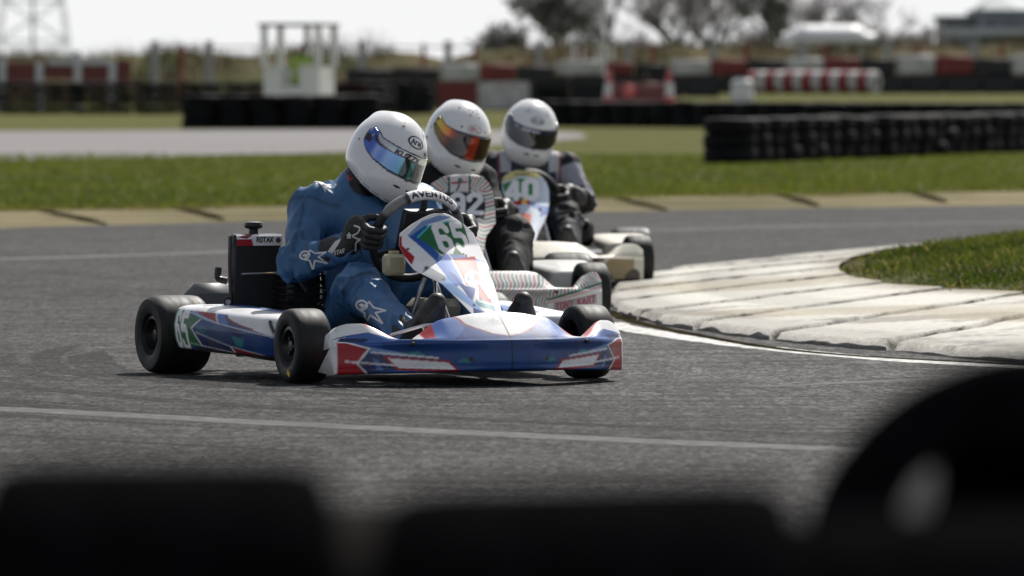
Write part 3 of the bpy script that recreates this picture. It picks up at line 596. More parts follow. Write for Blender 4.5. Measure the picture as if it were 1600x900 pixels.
# ---- bare winter trees
def add_tl(m):
    n = m.node_tree; b = n.nodes['Principled BSDF']; tr = n.nodes.new('ShaderNodeBsdfTranslucent'); mx = n.nodes.new('ShaderNodeMixShader'); mx.inputs[0].default_value = .45; n.links.new(b.inputs['Base Color'].links[0].from_socket, tr.inputs[0]); n.links.new(b.outputs[0], mx.inputs[1]); n.links.new(tr.outputs[0], mx.inputs[2]); n.links.new(mx.outputs[0], n.nodes['Material Output'].inputs[0])
M_BARK = mat('bark', (.17, .16, .16), rough=.9, noise=.3, nscale=6); M_TWIG = mat('twig', (.27, .255, .26), rough=.9)
def tree(px, D, hgt, spread, dens, label, name='bare_tree', seed=0, ivy=0.0, zb=0.0):
    r = random.Random(seed); T, B = MB(), MB(); tw = []
    def grow(p, d, L, rad, lev):
        n = 4; P = [np.array(p)]; dd = np.array(d)
        for _ in range(n):
            dd = dd + np.array([r.gauss(0, .11), r.gauss(0, .11), r.gauss(.03, .06)]); dd /= np.linalg.norm(dd); P.append(P[-1] + dd * L / n)
        (T if lev == 0 else B).tube(P, np.linspace(rad, rad * .62, n + 1), 7 if lev < 2 else 4, cap=False)
        if lev >= dens:
            for _ in range(9): 
                q = P[r.randint(1, n)]; t = dd + np.array([r.gauss(0, .7), r.gauss(0, .7), r.gauss(.1, .5)]); t /= np.linalg.norm(t); tw.append((q, q + t * L * r.uniform(.4, 1.0)))
            return
        for k in range(r.randint(3, 4) if lev else 6):
            f = r.uniform(.35, 1) if lev else r.uniform(.3, 1); q = P[0] + (P[-1] - P[0]) * f if lev else P[min(n, int(f * n) + 1)]
            an = r.random() * 6.283; s = spread * r.uniform(.7, 1.25); t = dd * .75 + s * np.array([math.cos(an), math.sin(an), r.uniform(-.15, .45)]); t /= np.linalg.norm(t)
            grow(q, t, L * r.uniform(.58, .8), rad * .55, lev + 1)
    grow((0, 0, -.1), (0, 0, 1), hgt * .36, hgt * .022, 0)
    root = empty(name, (xat(px, D), D, zb)); T.build('trunk', M_BARK, root); B.build('limbs', M_BARK, root)
    Q = np.array(tw); a, b = Q[:, 0], Q[:, 1]; s = np.random.default_rng(seed).normal(0, 1, a.shape); s = np.cross(b - a, s); s /= np.linalg.norm(s, axis=1)[:, None] + 1e-9; wd = .014
    V = np.stack([a - s * wd, a + s * wd, b + s * wd * .4, b - s * wd * .4], 1); o = obj('twigs', V, np.arange(len(a))[:, None] * 4 + [0, 1, 2, 3], M_TWIG, root, smooth=False); tag(o, kind='stuff')
    if ivy:
        g = np.random.default_rng(seed + 5); n = int(1000 * ivy); ce = np.concatenate([a, b])[g.integers(0, 2 * len(a), n)]; ce = ce[np.abs(vnoise(ce + 30, .5) - .45) > .07]; n = len(ce); s1 = g.normal(0, .14, (n, 3)); s2 = g.normal(0, .14, (n, 3)); ce = ce + g.normal(0, .22, ce.shape)
        V = np.stack([ce - s1, ce - s2, ce + s1, ce + s2], 1); o = obj('foliage', V, np.arange(n)[:, None] * 4 + [0, 1, 2, 3], mat('ivy_leaf', (.22, .22, .215), rough=.8, noise=.4, nscale=.8), root, smooth=False)
    for m_ in (M_TWIG, MATS.get('ivy_leaf')):
        if m_ and 'tl' not in m_: m_['tl'] = 1; add_tl(m_)
    tag(root, label, 'tree', 'trees on the skyline')
tree(852, 330, 5.4, .75, 3, 'broad dense dark tree left of the other trees on the skyline', 'ivy_tree', 3, 1.0, .6)
tree(780, 345, 2.9, .8, 3, 'low dark bush-like tree at the left foot of the broad dense tree', 'shrub', 4, .6, .8)
tree(972, 340, 7.5, .6, 4, 'bare grey tree just right of the broad dense tree', 'bare_tree', 12)
tree(1062, 345, 8.5, .65, 4, 'tall open bare tree in the middle of the skyline', 'bare_tree', 21)
tree(1128, 352, 8.0, .6, 4, 'bare tree left of the dark ivy-wrapped trunk', 'bare_tree', 33)
tree(1222, 335, 6.2, .3, 3, 'narrow dark ivy-wrapped tree trunk above the white canopy', 'ivy_tree', 5, .5, .4)
tree(1300, 350, 7.0, .7, 4, 'spreading bare tree right of the ivy-wrapped trunk', 'bare_tree', 44)
tree(1375, 360, 5.4, .75, 4, 'shorter bare tree near the right end of the tree row', 'bare_tree', 55)
tree(1420, 366, 4.2, .8, 4, 'smallest bare tree nearest the grey building', 'bare_tree', 66)
tree(1000, 372, 4.5, .8, 4, 'low bare tree between the dense tree and the tall one, farther back', 'bare_tree', 77)
tree(1180, 372, 4.8, .8, 4, 'low bare tree standing behind the gap left of the white canopy', 'bare_tree', 88)

# ---- white curved canopy on posts
D = 275.0; e = empty('canopy', (xat(1295, D), D, 0)); L = xat(1367, D) - xat(1222, D); z1 = zat(38, D); z0 = zat(66, D); t = np.linspace(0, np.pi, 14)
sec = np.stack([-np.cos(t) * 1.0, z0 + (z1 - z0) * np.sin(t) ** .8], -1); sec = np.concatenate([sec, (sec * [.93, 1] - [0, .05])[::-1]])
nn = 12; xx_ = np.linspace(-L / 2, L / 2, nn); endr = np.clip(np.minimum(np.arange(nn), np.arange(nn)[::-1]) / 2, .55, 1)
V = np.stack([np.stack([np.full(len(sec), x_), sec[:, 0] * r_, z0 + (sec[:, 1] - z0) * r_], -1) for x_, r_ in zip(xx_, endr)])
o = obj('roof', V, gridF(nn, len(sec), cv=True), M_WP, e)
mb = MB()
for s in (-.34, .34):
    for q in (-.8, .8): mb.tube([(s * L, q, 0), (s * L, q, z0 + .02)], .05, 8)
mb.build('post', M_FP, e); tag(e, 'long white rounded canopy roof on posts in front of the trees', 'canopy')

# ---- grey pavilion at the far right
D = 420.0; e = empty('pavilion', (0, D, 0)); M_WALL = mat('pavilion_wall', (.23, .26, .28), rough=.7, noise=.1, nscale=1); M_ROOF = mat('pavilion_roof', (.13, .16, .17), rough=.6, noise=.15, nscale=1.5); M_WIN = mat('window_glass', (.10, .12, .14), rough=.15)
def pbox(name, px0, px1, y0, y1, dy, dep, m_):
    mb = MB(); mb.box((xat((px0 + px1) / 2, D), dy, (zat(y0, D) + zat(y1, D)) / 2), (xat(px1, D) - xat(px0, D), dep, zat(y0, D) - zat(y1, D)), bev=.03); return mb.build(name, m_, e, smooth=False)
pbox('wall', 1468, 1522, 30, 112, 1.2, 6, M_WALL); pbox('roof', 1463, 1526, 25, 31, 1.2, 6.6, M_ROOF)
pbox('wall', 1522, 1690, 24, 112, 0, 8, M_WALL); pbox('roof', 1517, 1695, 16, 25, 0, 8.8, M_ROOF)
mb = MB(); ax, bx, cx_ = xat(1524, D), xat(1584, D), xat(1556, D); zb_, zt_ = zat(16.2, D), zat(-6, D)
V = [(ax, -4.2, zb_), (bx, -4.2, zb_), (bx, 4.2, zb_), (ax, 4.2, zb_), (cx_ - .25, -.4, zt_), (cx_ + .25, -.4, zt_), (cx_ + .25, .4, zt_), (cx_ - .25, .4, zt_)]
mb.add(V, [(0, 1, 5, 4), (1, 2, 6, 5), (2, 3, 7, 6), (3, 0, 4, 7), (4, 5, 6, 7), (3, 2, 1, 0)]); mb.build('roof', M_ROOF, e, smooth=False)
for a, b in ((1472, 1492), (1496, 1518), (1530, 1552), (1562, 1588), (1600, 1622)): pbox('window', a, b, 31.5 if a > 1521 else 35, 42, -4.02 if a > 1521 else -1.82, .08, M_WIN)
pbox('balcony', 1468, 1690, 46, 56, -5.2, 2.0, mat('balcony_rail', (.42, .44, .47), rough=.6)); tag(e, 'grey two-storey pavilion with a pyramid roof lantern at the far right', 'building')

# ---- lattice pylon far on the left
D = 900.0; e = empty('pylon', (xat(52, D), D, 0)); mb = MB(); hb = 4.6; H_ = 46.0; st = MB()
lv = np.array([0, 5, 9.5, 14, 18, 22, 26, 30, 34, 38, 42, 46.0]); wv_ = np.interp(lv, [0, 26, 46], [hb, 1.3, .5])
for sx in (-1, 1):
    for sy in (-1, 1): mb.tube([(sx * a, sy * a, z) for a, z in zip(wv_, lv)], .10, 5)
for (a, z), (b, z2) in zip(zip(wv_[:-1], lv[:-1]), zip(wv_[1:], lv[1:])):
    for s in (-1, 1):
        mb.tube([(-a, s * a, z), (b, s * b, z2)], .06, 4); mb.tube([(a, s * a, z), (-b, s * b, z2)], .06, 4); mb.tube([(s * a, -a, z), (s * b, b, z2)], .06, 4); mb.tube([(-b, s * b, z2), (b, s * b, z2)], .08, 4)
mb.tube([(0, 0, 0), (0, 0, 46)], .22, 6)
mb.build('lattice', mat('galvanised_steel', (.62, .64, .67), rough=.7), e)
for z in (28, 34, 40): st.tube([(-6, 0, z), (0, 0, z + .8), (6, 0, z)], .08, 5); st.tube([(-6, 0, z), (0, 0, z - .6), (6, 0, z)], .12, 5)
st.build('cross_arm', mat('galvanised_steel'), e); tag(e, 'grey lattice electricity pylon faint on the skyline at far left', 'pylon')

# ---- blurred kart tyres on the wall just in front of the lens
M_NEAR = mat('near_rubber', (.005, .005, .0055), rough=.75, noise=.3, nscale=25, bump=.3, bscale=90, bdist=.003, spec=0.0)
KT = lambda r, w_: [(.0635, -w_ * .40), (.07, -w_ * .46), (r * .72, -w_ * .5), (r * .92, -w_ * .47), (r * .985, -w_ * .41), (r, -w_ * .30), (r, w_ * .30), (r * .985, w_ * .41), (r * .92, w_ * .47), (r * .72, w_ * .5), (.07, w_ * .46), (.0635, w_ * .40), (.075, w_ * .34), (r - .02, w_ * .3), (r - .02, -w_ * .3), (.075, -w_ * .34), (.0635, -w_ * .40)]
def near(px, py, D, r, w_, rot, label, axis='x'):
    mb = MB(); mb.lathe(KT(r, w_), axis, 48); o = mb.build('kart_tyre', M_NEAR); o.location = (xat(px, D), D, zat(py, D)); o.rotation_euler = rot; tag(o, label, 'tyre', 'worn kart tyres on the wall in front of the lens'); return o
near(245, 1058, 5.0, .14, .235, (0, 0, 0), 'blurred black kart tyre standing on edge at the bottom left of the view')
o = near(552, 1104, 5.3, .14, .25, (0, 0, R(8)), 'dusty brown kart tyre showing between the left and middle black kart tyres'); o.data.materials.clear(); o.data.materials.append(mat('dusty_rubber', (.022, .020, .018), rough=1, spec=.02, noise=.4, nscale=30))
near(-300, 1062, 5.02, .14, .21, (0, 0, 0), 'blurred black kart tyre cut off by the left edge of the view')
near(925, 1104, 4.85, .14, .27, (0, R(-1.5), 0), 'blurred black kart tyre standing on edge in the bottom middle of the view')
o = near(1585, 872, 6.0, .150, .17, (0, 0, 0), 'blurred black kart tyre tilted with its hole facing the lens at bottom right', 'y'); o.rotation_euler = Vector((-.42, -.66, .62)).to_track_quat('-Y', 'Z').to_euler()
near(1240, 1140, 5.3, .14, .24, (0, 0, R(-5)), 'black kart tyre behind the gap right of the bottom middle tyre')
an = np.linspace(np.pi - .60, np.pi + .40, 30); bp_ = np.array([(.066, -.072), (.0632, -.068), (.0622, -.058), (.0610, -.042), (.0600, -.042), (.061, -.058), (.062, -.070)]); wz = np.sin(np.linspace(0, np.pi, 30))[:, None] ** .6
rr_ = .0632 + (bp_[None, :, 0] - .0632) * wz; hh_ = -.068 + (bp_[None, :, 1] + .068) * wz; mb = MB(); mb.add(np.stack([rr_ * np.cos(an)[:, None], hh_, rr_ * np.sin(an)[:, None]], -1), gridF(30, 7).tolist()); mb.build('lip_highlight', mat('highlight_tan', (.60, .56, .50), rough=.8), o)  # tan crescent added on the tyre lip, standing in for a sunlit highlight
_b = MB(); _b.lathe(tyre_prof(.27, .18, .15), 'z', 24); ME_FLAT = mesh_of('flat_tyre', np.concatenate(_b.V), _b.F); ME_FLAT.materials.append(M_RUB)
for i, (x_, y_, wh) in enumerate(((-.34, 5.12, 'left'), (.21, 5.12, 'middle'), (.76, 5.12, 'right'), (-.89, 5.12, 'far left'))):
    for k in range(3):
        o = link('tyre', ME_FLAT); o.location = (x_ - .1, y_, .098 + .18 * k); o.rotation_euler = (0, 0, i + k); tag(o, f"{('bottom', 'middle', 'top')[k]} black tyre lying flat in the {wh} stack carrying the worn kart tyres", 'tyre', 'flat tyres below the worn kart tyres')
near(1550, 925, 6.40, .12, .16, (0, 0, R(6)), 'black kart tyre seen through the hole of the tilted tyre at bottom right', 'y')
near(1500, 1142, 4.98, .14, .25, (0, R(-2), 0), 'black kart tyre below the tilted tyre at bottom right')
# ------------------------------------------------------------------ karts
WHITE = np.array(H('#dcdcdd')); BLUE = np.array([.010, .052, .20]); LBLUE = np.array([.07, .155, .42]); DBLUE = np.array([.010, .022, .095]); RED = np.array([.32, .008, .016]); GREEN = np.array([.018, .13, .045]); PINK = np.array([.62, .20, .20]); TEAL = np.array([.03, .20, .24]); CREAM = np.array([.56, .53, .43]); BLK = np.array([.012, .012, .014]); SKY = np.array([.22, .36, .62])
M_TYRE = mat('kart_rubber', (.012, .012, .0125), rough=.55, noise=.3, nscale=26, bump=.2, bscale=140, bdist=.002, stretch=(1, 4, 1), spec=.28, rnoise=.1)
M_RIM = mat('dark_rim', (.02, .02, .022), rough=.35, metal=.5); M_STEEL = mat('steel', (.55, .55, .56), rough=.25, metal=1.0); M_FRAME = mat('frame_tube', (.05, .05, .055), rough=.35, metal=.6); M_BLACKP = mat('black_plastic', (.012, .012, .013), rough=.45, spec=.4); M_ENG = mat('engine_metal', (.03, .03, .032), rough=.45, metal=.7, noise=.3)
M_FAIR = mat('gloss_livery', attr=True, rough=.42, spec=.35, coat=.16, coat_rough=.2, noise=.06, nscale=12, bump=.06, bscale=9, bdist=.02, dirt=(.10, .09, .085), dscale=7, dthr=(.54, .80), rnoise=.12)
M_PANEL = mat('panel_livery', attr=True, rough=.52, spec=.22, noise=.05, nscale=12, dirt=(.16, .15, .14), dscale=6, dthr=(.66, .9))
M_MATTE = mat('dirty_livery', attr=True, rough=.5, coat=.15, noise=.10, nscale=10, dirt=(.10, .075, .045), dscale=4, dthr=(.55, .85))
M_SEAT = mat('seat_shell', (.016, .016, .018), rough=.3, coat=.3); M_GREYP = mat('grey_plastic', (.10, .105, .11), rough=.5, noise=.15, nscale=8)
M_ALU = mat('brushed_aluminium', (.62, .62, .62), rough=.35, metal=.9)

def wheel(root, pos, r, wd, steer=0.0, side=1, valve=True):
    e_rot = (0, 0, steer); rr = .0635 if wd < .15 else .064
    mb = MB(); mb.lathe([(rr + .004, -wd * .36), (rr + .012, -wd * .46), (r * .70, -wd * .5), (r * .90, -wd * .485), (r * .965, -wd * .43), (r * .99, -wd * .34), (r, -wd * .2), (r, wd * .2), (r * .99, wd * .34), (r * .965, wd * .43), (r * .90, wd * .485), (r * .70, wd * .5), (rr + .012, wd * .46), (rr + .004, wd * .36)], 'y', 72)
    o = mb.build('wheel', M_TYRE, root); o.location = pos; o.rotation_euler = e_rot
    mb = MB(); s = side
    mb.lathe([(rr + .006, -s * wd * .40), (rr + .006, s * wd * .40), (rr - .006, s * wd * .41), (rr - .010, s * wd * .30), (.046, s * wd * .22), (.036, s * wd * .26), (.020, s * wd * .27), (.018, s * wd * .36), (0, s * wd * .37)], 'y', 36)
    for k in range(3):
        a = k * 2.094; mb.lathe([(.005, 0), (.005, .012), (0, .012)] if s > 0 else [(.005, 0), (.005, -.012), (0, -.012)], 'y', 8, (.028 * math.cos(a), s * wd * .265, .028 * math.sin(a)))
    for k in range(5):
        a = k * 1.2566; mb.tube([(.03 * math.cos(a), s * wd * .235, .03 * math.sin(a)), (.052 * math.cos(a), s * wd * .27, .052 * math.sin(a))], .005, 6)
    mb.build('rim', M_RIM, o)
    if valve:
        v = MB(); v.box((.03, s * (wd * .5 - .001), -.094), (.026, .006, .016), rot=(0, .5, 0)); v.build('yellow_mark', mat('yellow_mark', (.55, .38, .03), rough=.6), o)
    return o

YK = np.array([0, .10, .205, .255, .31, .36, .40, .45, .50, .53, .55])
def nose_surface(zc, off, half=.55, sweep=.265, tip=.545, zl0=.172, nu=520, nv=190):
    u = np.linspace(-1, 1, nu); y = np.sign(u) * np.abs(u) ** .95 * half; ay = np.abs(y) * (.55 / half)
    sm = np.hanning(15); sm /= sm.sum()
    yy = np.linspace(0, .55, 200); fz = np.convolve(np.pad(np.interp(yy, YK, zc), 7, mode='edge'), sm, 'valid'); fo = np.convolve(np.pad(np.interp(yy, YK, off), 7, mode='edge'), sm, 'valid')
    zc_ = np.interp(ay, yy, fz); of = np.interp(ay, yy, fo); xl = tip - sweep * (ay / .55) ** 2; zl = zl0 - .012 * (ay / .55) ** 2; lo = .016 * (ay / .55) ** 2
    hollow = .012 * np.sin(np.clip((ay - .08) / .40, 0, 1) * np.pi)      # the fascia is dished either side of the centre
    K = [np.stack([xl - .14, .073 - lo], -1), np.stack([xl - .016, .066 - lo], -1), np.stack([xl + .004 - hollow, .090 - lo], -1), np.stack([xl + .002 - hollow, zl * .45 + .06], -1), np.stack([xl, zl - .006], -1), np.stack([xl - .012, zl + .008], -1),
         np.stack([xl - of * .40, zl + (zc_ - zl) * .42 + .004], -1), np.stack([xl - of * .85, zl + (zc_ - zl) * .92 + .003], -1), np.stack([xl - of, zc_], -1), np.stack([xl - of - .035, zc_ - .012], -1), np.stack([xl - of - .05, zc_ - .06], -1)]
    K = np.stack(K, 1); P = np.stack([spline(k, nv) for k in K]); V = np.zeros((nu, nv, 3)); V[..., 0] = P[..., 0]; V[..., 1] = y[:, None]; V[..., 2] = P[..., 1]
    kv = np.linspace(0, len(K[0]) - 1, nv)
    cap = []
    for i, sg in ((0, -1), (-1, 1)):
        e = V[i].copy(); c = e.mean(0); ring = e + (c - e) * .97; ring[:, 1] += sg * .004; cap.append(ring)
    V = np.concatenate([cap[0][None], V, cap[1][None]]); return V, np.concatenate([[y[0]], y, [y[-1]]]), kv
ZC1 = [.266, .258, .240, .206, .164, .174, .199, .226, .224, .214, .190]; OF1 = [.135, .13, .115, .10, .085, .075, .07, .07, .065, .055, .04]
def nose_paint65(y, kv, V):
    nu, nv = len(y), len(kv); AY = np.repeat(np.abs(y), nv); KV = np.tile(kv, nu); Z = V[..., 2].ravel(); c = np.tile(BLUE, (len(AY), 1))
    c[vnoise(np.stack([AY * 3, Z * 2, AY * 0], -1), 6) > .6] = BLUE * 1.35
    F = np.stack([AY, Z], -1); fas = KV < 4.4; T = np.stack([AY, np.clip((KV - 4.4) / 3.9, -1, 1.6)], -1); top = ~fas
    def p(mask, A, poly, col, edge=None, ew=.004):
        m = mask & inpoly(A, poly); c[m] = col
        if edge is not None:
            q = mask & (dline(A, list(poly) + [poly[0]]) < ew); c[q] = edge
    # front face
    p(fas, F, [(.42, .20), (.30, .165), (.20, .150), (.10, .19), (.0, .19), (.0, .150), (.2, .128), (.42, .14)], BLUE * .9)
    p(fas, F, [(.40, .138), (.52, .162), (.56, .17), (.56, .152), (.40, .128), (.30, .119)], SKY * .8)
    p(fas, F, [(.36, .127), (.31, .135), (.29, .120), (.34, .116)], TEAL); p(fas, F, [(.14, .105), (.17, .112), (.19, .098), (.15, .094)], TEAL * .8)
    p(fas, F, [(.47, .125), (.40, .118), (.375, .07), (.46, .06), (.51, .095)], DBLUE)
    p(fas, F, [(.435, .07), (.415, .07), (.43, .105), (.445, .11)], LBLUE)
    p(fas, F, [(.412, .116), (.215, .100), (.185, .068), (.372, .073)], WHITE * .95, RED * .8)
    p(fas, F, [(.57, .178), (.455, .140), (.49, .092), (.44, .03), (.57, .03)], RED)
    for q in ([(.57, .181), (.455, .143), (.49, .092), (.44, .03)], [(.33, .082), (.52, .098)], [(.45, .131), (.25, .112)]): c[fas & (dline(F, q) < .0028)] = WHITE
    c[fas & (AY > .543)] = WHITE
    for s in (.145,): c[fas & (np.hypot(F[:, 0] - s, F[:, 1] - .107) < .008)] = BLK
    # upper side
    p(top, T, [(.56, -.2), (.30, -.2), (.33, .35), (.45, .42), (.56, .25)], LBLUE * .8); p(top, T, [(.40, -.2), (.30, -.2), (.30, .25), (.36, .3)], BLUE)
    p(top, T, [(.56, .30), (.45, .45), (.36, .40), (.30, .30), (.27, .8), (.27, 1.7), (.56, 1.7)], WHITE)
    p(top, T, [(.51, -.1), (.56, -.1), (.56, .25), (.515, .3)], WHITE); p(top, T, [(.47, .0), (.54, .1), (.53, .28), (.45, .22)], DBLUE)
    p(top, T, [(.45, .62), (.385, .55), (.31, .38), (.30, .62), (.37, 1.0), (.44, 1.7), (.47, 1.7)], PINK)
    p(top, T, [(.285, .35), (.255, .20), (.235, .75), (.215, 1.7), (.262, 1.7)], RED); p(top, T, [(.31, .30), (.285, .35), (.262, 1.7), (.34, 1.7), (.31, .62)], WHITE)
    p(top, T, [(.255, .2), (.2, .1), (.14, .5), (.16, 1.2), (.21, 1.7), (.235, .75)], LBLUE); p(top, T, [(0, .0), (.2, .05), (.16, .22), (0, .22)], BLUE * 1.2)
    p(top, T, [(-.01, .20), (.06, .28), (.14, .52), (.165, .85), (.12, 1.15), (-.01, 1.25)], WHITE, RED * .9, .005)
    c = soften(c, nu, nv)
    c[(AY < .0022) & (KV > 1)] = BLK
    bolt = top & (np.hypot(AY - .325, (T[:, 1] - .10) * .13) < .011); c[bolt] = BLK
    return c
def stripes(c, m, A, per, cols, warp):
    ph = (A[:, 0] + warp) / per; k = np.floor(ph).astype(int); f = ph - k; s = m & (f < .42)
    for j, cc in enumerate(cols): c[s & (k % len(cols) == j)] = cc
STR = (np.array([.34, .02, .03]), np.array([.008, .06, .05]), np.array([.10, .20, .18]))
def nose_paint92(y, kv, V):
    nu, nv = len(y), len(kv); AY = np.repeat(np.abs(y), nv); YY = np.repeat(y, nv); KV = np.tile(kv, nu); Z = V[..., 2].ravel(); c = np.tile(np.array([.62, .61, .58]), (len(AY), 1)); A = np.stack([AY, Z], -1)
    st = (Z > .135 + .06 * np.clip((AY - .30) / .25, 0, 1)) | (AY < .29); stripes(c, st & (KV > 1.5), A, .017, STR, .35 * (Z - .17) * np.where(AY < .29, -1 - 1.6 * (AY / .29) ** 3, 1.5) + .012 * np.sin(Z * 60))
    c[(AY > .285) & (np.abs(Z - .128 - .062 * np.clip((AY - .30) / .25, 0, 1)) < .006)] = (.01, .085, .06); c[(AY > .285) & (np.abs(Z - .114 - .062 * np.clip((AY - .30) / .25, 0, 1)) < .003)] = (.5, .2, .18)
    fas = (KV > 1.5) & (KV < 5.2)
    for sg in (1, -1):
        m = fas & (YY * sg > .25); X = YY if sg > 0 else YY; Q = np.stack([X - (.325 if sg > 0 else -.52), Z - .080 - .16 * (X * sg - .325)], -1)
        if sg < 0: Q[:, 1] = Z - .080 - .16 * (-X - .325)
        box = m & (Q[:, 0] > -.008) & (Q[:, 0] < .198) & (Q[:, 1] > -.006) & (Q[:, 1] < .034); c[box] = (.30, .30, .32); c[m & text_mask(Q, 'TONY KART', 0, 0, .19, .029, .17)] = (.30, .012, .03)
    return c
def nose_paint40(y, kv, V):
    P = V.reshape(-1, 3); c = np.tile(CREAM, (len(P), 1)); KV = np.tile(kv, len(y)); m = (KV < 4.6) & (vnoise(P, 9) > .42); c[m] = np.array([.28, .21, .10]); m = (KV < 4.4) & (vnoise(P + 5, 14) > .55); c[m] = (.05, .04, .03); return c

def side_pod(root, s, paint, m, black=False):        # s = -1: driver's right
    nu, nv = 260, 170; t = np.linspace(0, 1, nu); x = -.865 + t * .695
    yo = .678 - .085 * t; yi = .36 + .02 * t                       # outer skin and inner edge
    endr = np.clip(np.minimum(t / .035, 1), 0, 1); endr = np.sqrt(1 - (1 - endr) ** 2); endf = np.clip((1 - t) / .10, 0, 1); endf = np.sqrt(1 - (1 - endf) ** 2)
    yo = yo - .035 * (1 - endr) - .05 * (1 - endf); zt = .252 - .022 * t - .02 * (1 - endr) - .03 * (1 - endf); zb = .088 - .012 * t + .015 * (1 - endr)
    K = np.stack([np.stack([yi, zt - .05], -1), np.stack([yi + .03, zt - .006], -1), np.stack([yo - .10, zt], -1), np.stack([yo - .035, zt - .004], -1), np.stack([yo - .008, zt - .02], -1), np.stack([yo, zt - .05], -1), np.stack([yo + .004, (zt + zb) / 2], -1), np.stack([yo - .006, zb + .03], -1), np.stack([yo - .03, zb + .004], -1), np.stack([yo - .14, zb], -1), np.stack([yi, zb + .02], -1)], 1)
    P = np.stack([spline(k, nv) for k in K]); kv = np.linspace(0, 10, nv); V = np.zeros((nu, nv, 3)); V[..., 0] = x[:, None]; V[..., 1] = s * P[..., 0]; V[..., 2] = P[..., 1]
    caps = []
    for i, d in ((0, -.006), (-1, .006)):
        e = V[i].copy(); c = e.mean(0); ring = e + (c - e) * .96; ring[:, 0] += d; caps.append(ring)
    V = np.concatenate([caps[0][None], V, caps[1][None]]); tt = np.concatenate([[0], t, [1]]); T = np.repeat(tt, nv); KV = np.tile(kv, nu + 2)
    zt2 = np.repeat(np.concatenate([[zt[0]], zt, [zt[-1]]]), nv); zb2 = np.repeat(np.concatenate([[zb[0]], zb, [zb[-1]]]), nv); v = (zt2 - V[..., 2].ravel()) / (zt2 - zb2)
    F = gridF(nu + 2, nv); F = F if s > 0 else F[:, ::-1]
    return obj('side_pod', V, F, m, root, paint(T, v, KV))
def pod_px(X, Y): t = (X / 8.89 + 260 - 264) / 160; return (t, (Y / 8.89 + 475 - (480 + 15 * t)) / 74)
def pod_paint65(T, v, KV):
    A = np.stack([T, v], -1); c = np.tile(BLUE * .9, (len(T), 1)); face = (KV > 3.6)
    def p(pts, col): c[face & inpoly(A, [pod_px(*q) for q in pts])] = col
    def l(pts, col, w_=.010): c[face & (dline(A, [pod_px(*q) for q in pts]) < w_)] = col
    p([(380, 440), (470, 330), (560, 380), (560, 480)], TEAL * .6); p([(840, 370), (1030, 380), (1060, 520), (960, 500), (900, 440)], DBLUE); p([(900, 480), (1080, 530), (1050, 650), (960, 640)], TEAL * .9); p([(580, 400), (900, 470), (960, 650), (700, 570), (480, 460)], BLUE * .75)
    p([(60, -200), (160, 80), (300, 190), (450, 250), (330, 375), (455, 640), (300, 640), (200, 800), (-100, 800), (-100, 0)], GREEN); p([(400, 420), (860, 640), (920, 800), (455, 640)], DBLUE)
    p([(860, 640), (1310, 780), (1300, 860), (950, 800), (910, 740)], RED * .8); p([(370, 640), (900, 740), (930, 880), (200, 880), (330, 730)], BLK * 2)
    p([(160, 60), (440, 240), (700, 320), (600, 90), (280, 20)], SKY * .9); p([(285, 110), (330, 70), (620, 70), (690, 300)], RED); p([(620, 60), (745, 60), (800, 215), (860, 360), (700, 300)], LBLUE)
    p([(750, 60), (1250, 100), (1400, 240), (1425, 470), (1150, 380), (810, 220)], WHITE * .92); p([(1250, 60), (1700, 200), (1500, 380), (1430, 470), (1420, 300), (1300, 160)], WHITE)
    for q in ([(330, 375), (440, 255)], [(330, 375), (455, 640)], [(400, 440), (860, 640), (1310, 775)], [(860, 640), (940, 800)], [(160, 110), (700, 310), (1425, 480)], [(620, 100), (700, 310)], [(270, 590), (890, 735)]): l(q, WHITE * .8, .009)
    l([(800, 215), (960, 310), (1200, 385)], RED, .012); l([(1250, 110), (1380, 220), (1430, 400)], BLK, .010); l([(745, 90), (810, 220)], BLK, .008)
    top = KV <= 3.75; c[top] = WHITE; c[top & (KV < 1.6)] = LBLUE
    # 65 on the rear end of the pod
    def dig(ch, x0, x1, y0, y1):
        a0, b0 = pod_px(x0, y1); a1, b1 = pod_px(x1, y0); Q = np.stack([T, -v], -1); c[face & text_mask(Q, ch, a0, -b0, a1 - a0, b0 - b1, .155)] = WHITE * 1.02
    dig('6', 98, 165, 130, 640); dig('5', 178, 272, 175, 690)
    c[face & (v > .93)] = np.array([.06, .055, .05]); return soften(c, len(c) // 170, 170)
def pod_plain(col, col2):
    def f(T, v, KV):
        c = np.tile(col, (len(T), 1)); c[v > .55] = col2; return c
    return f

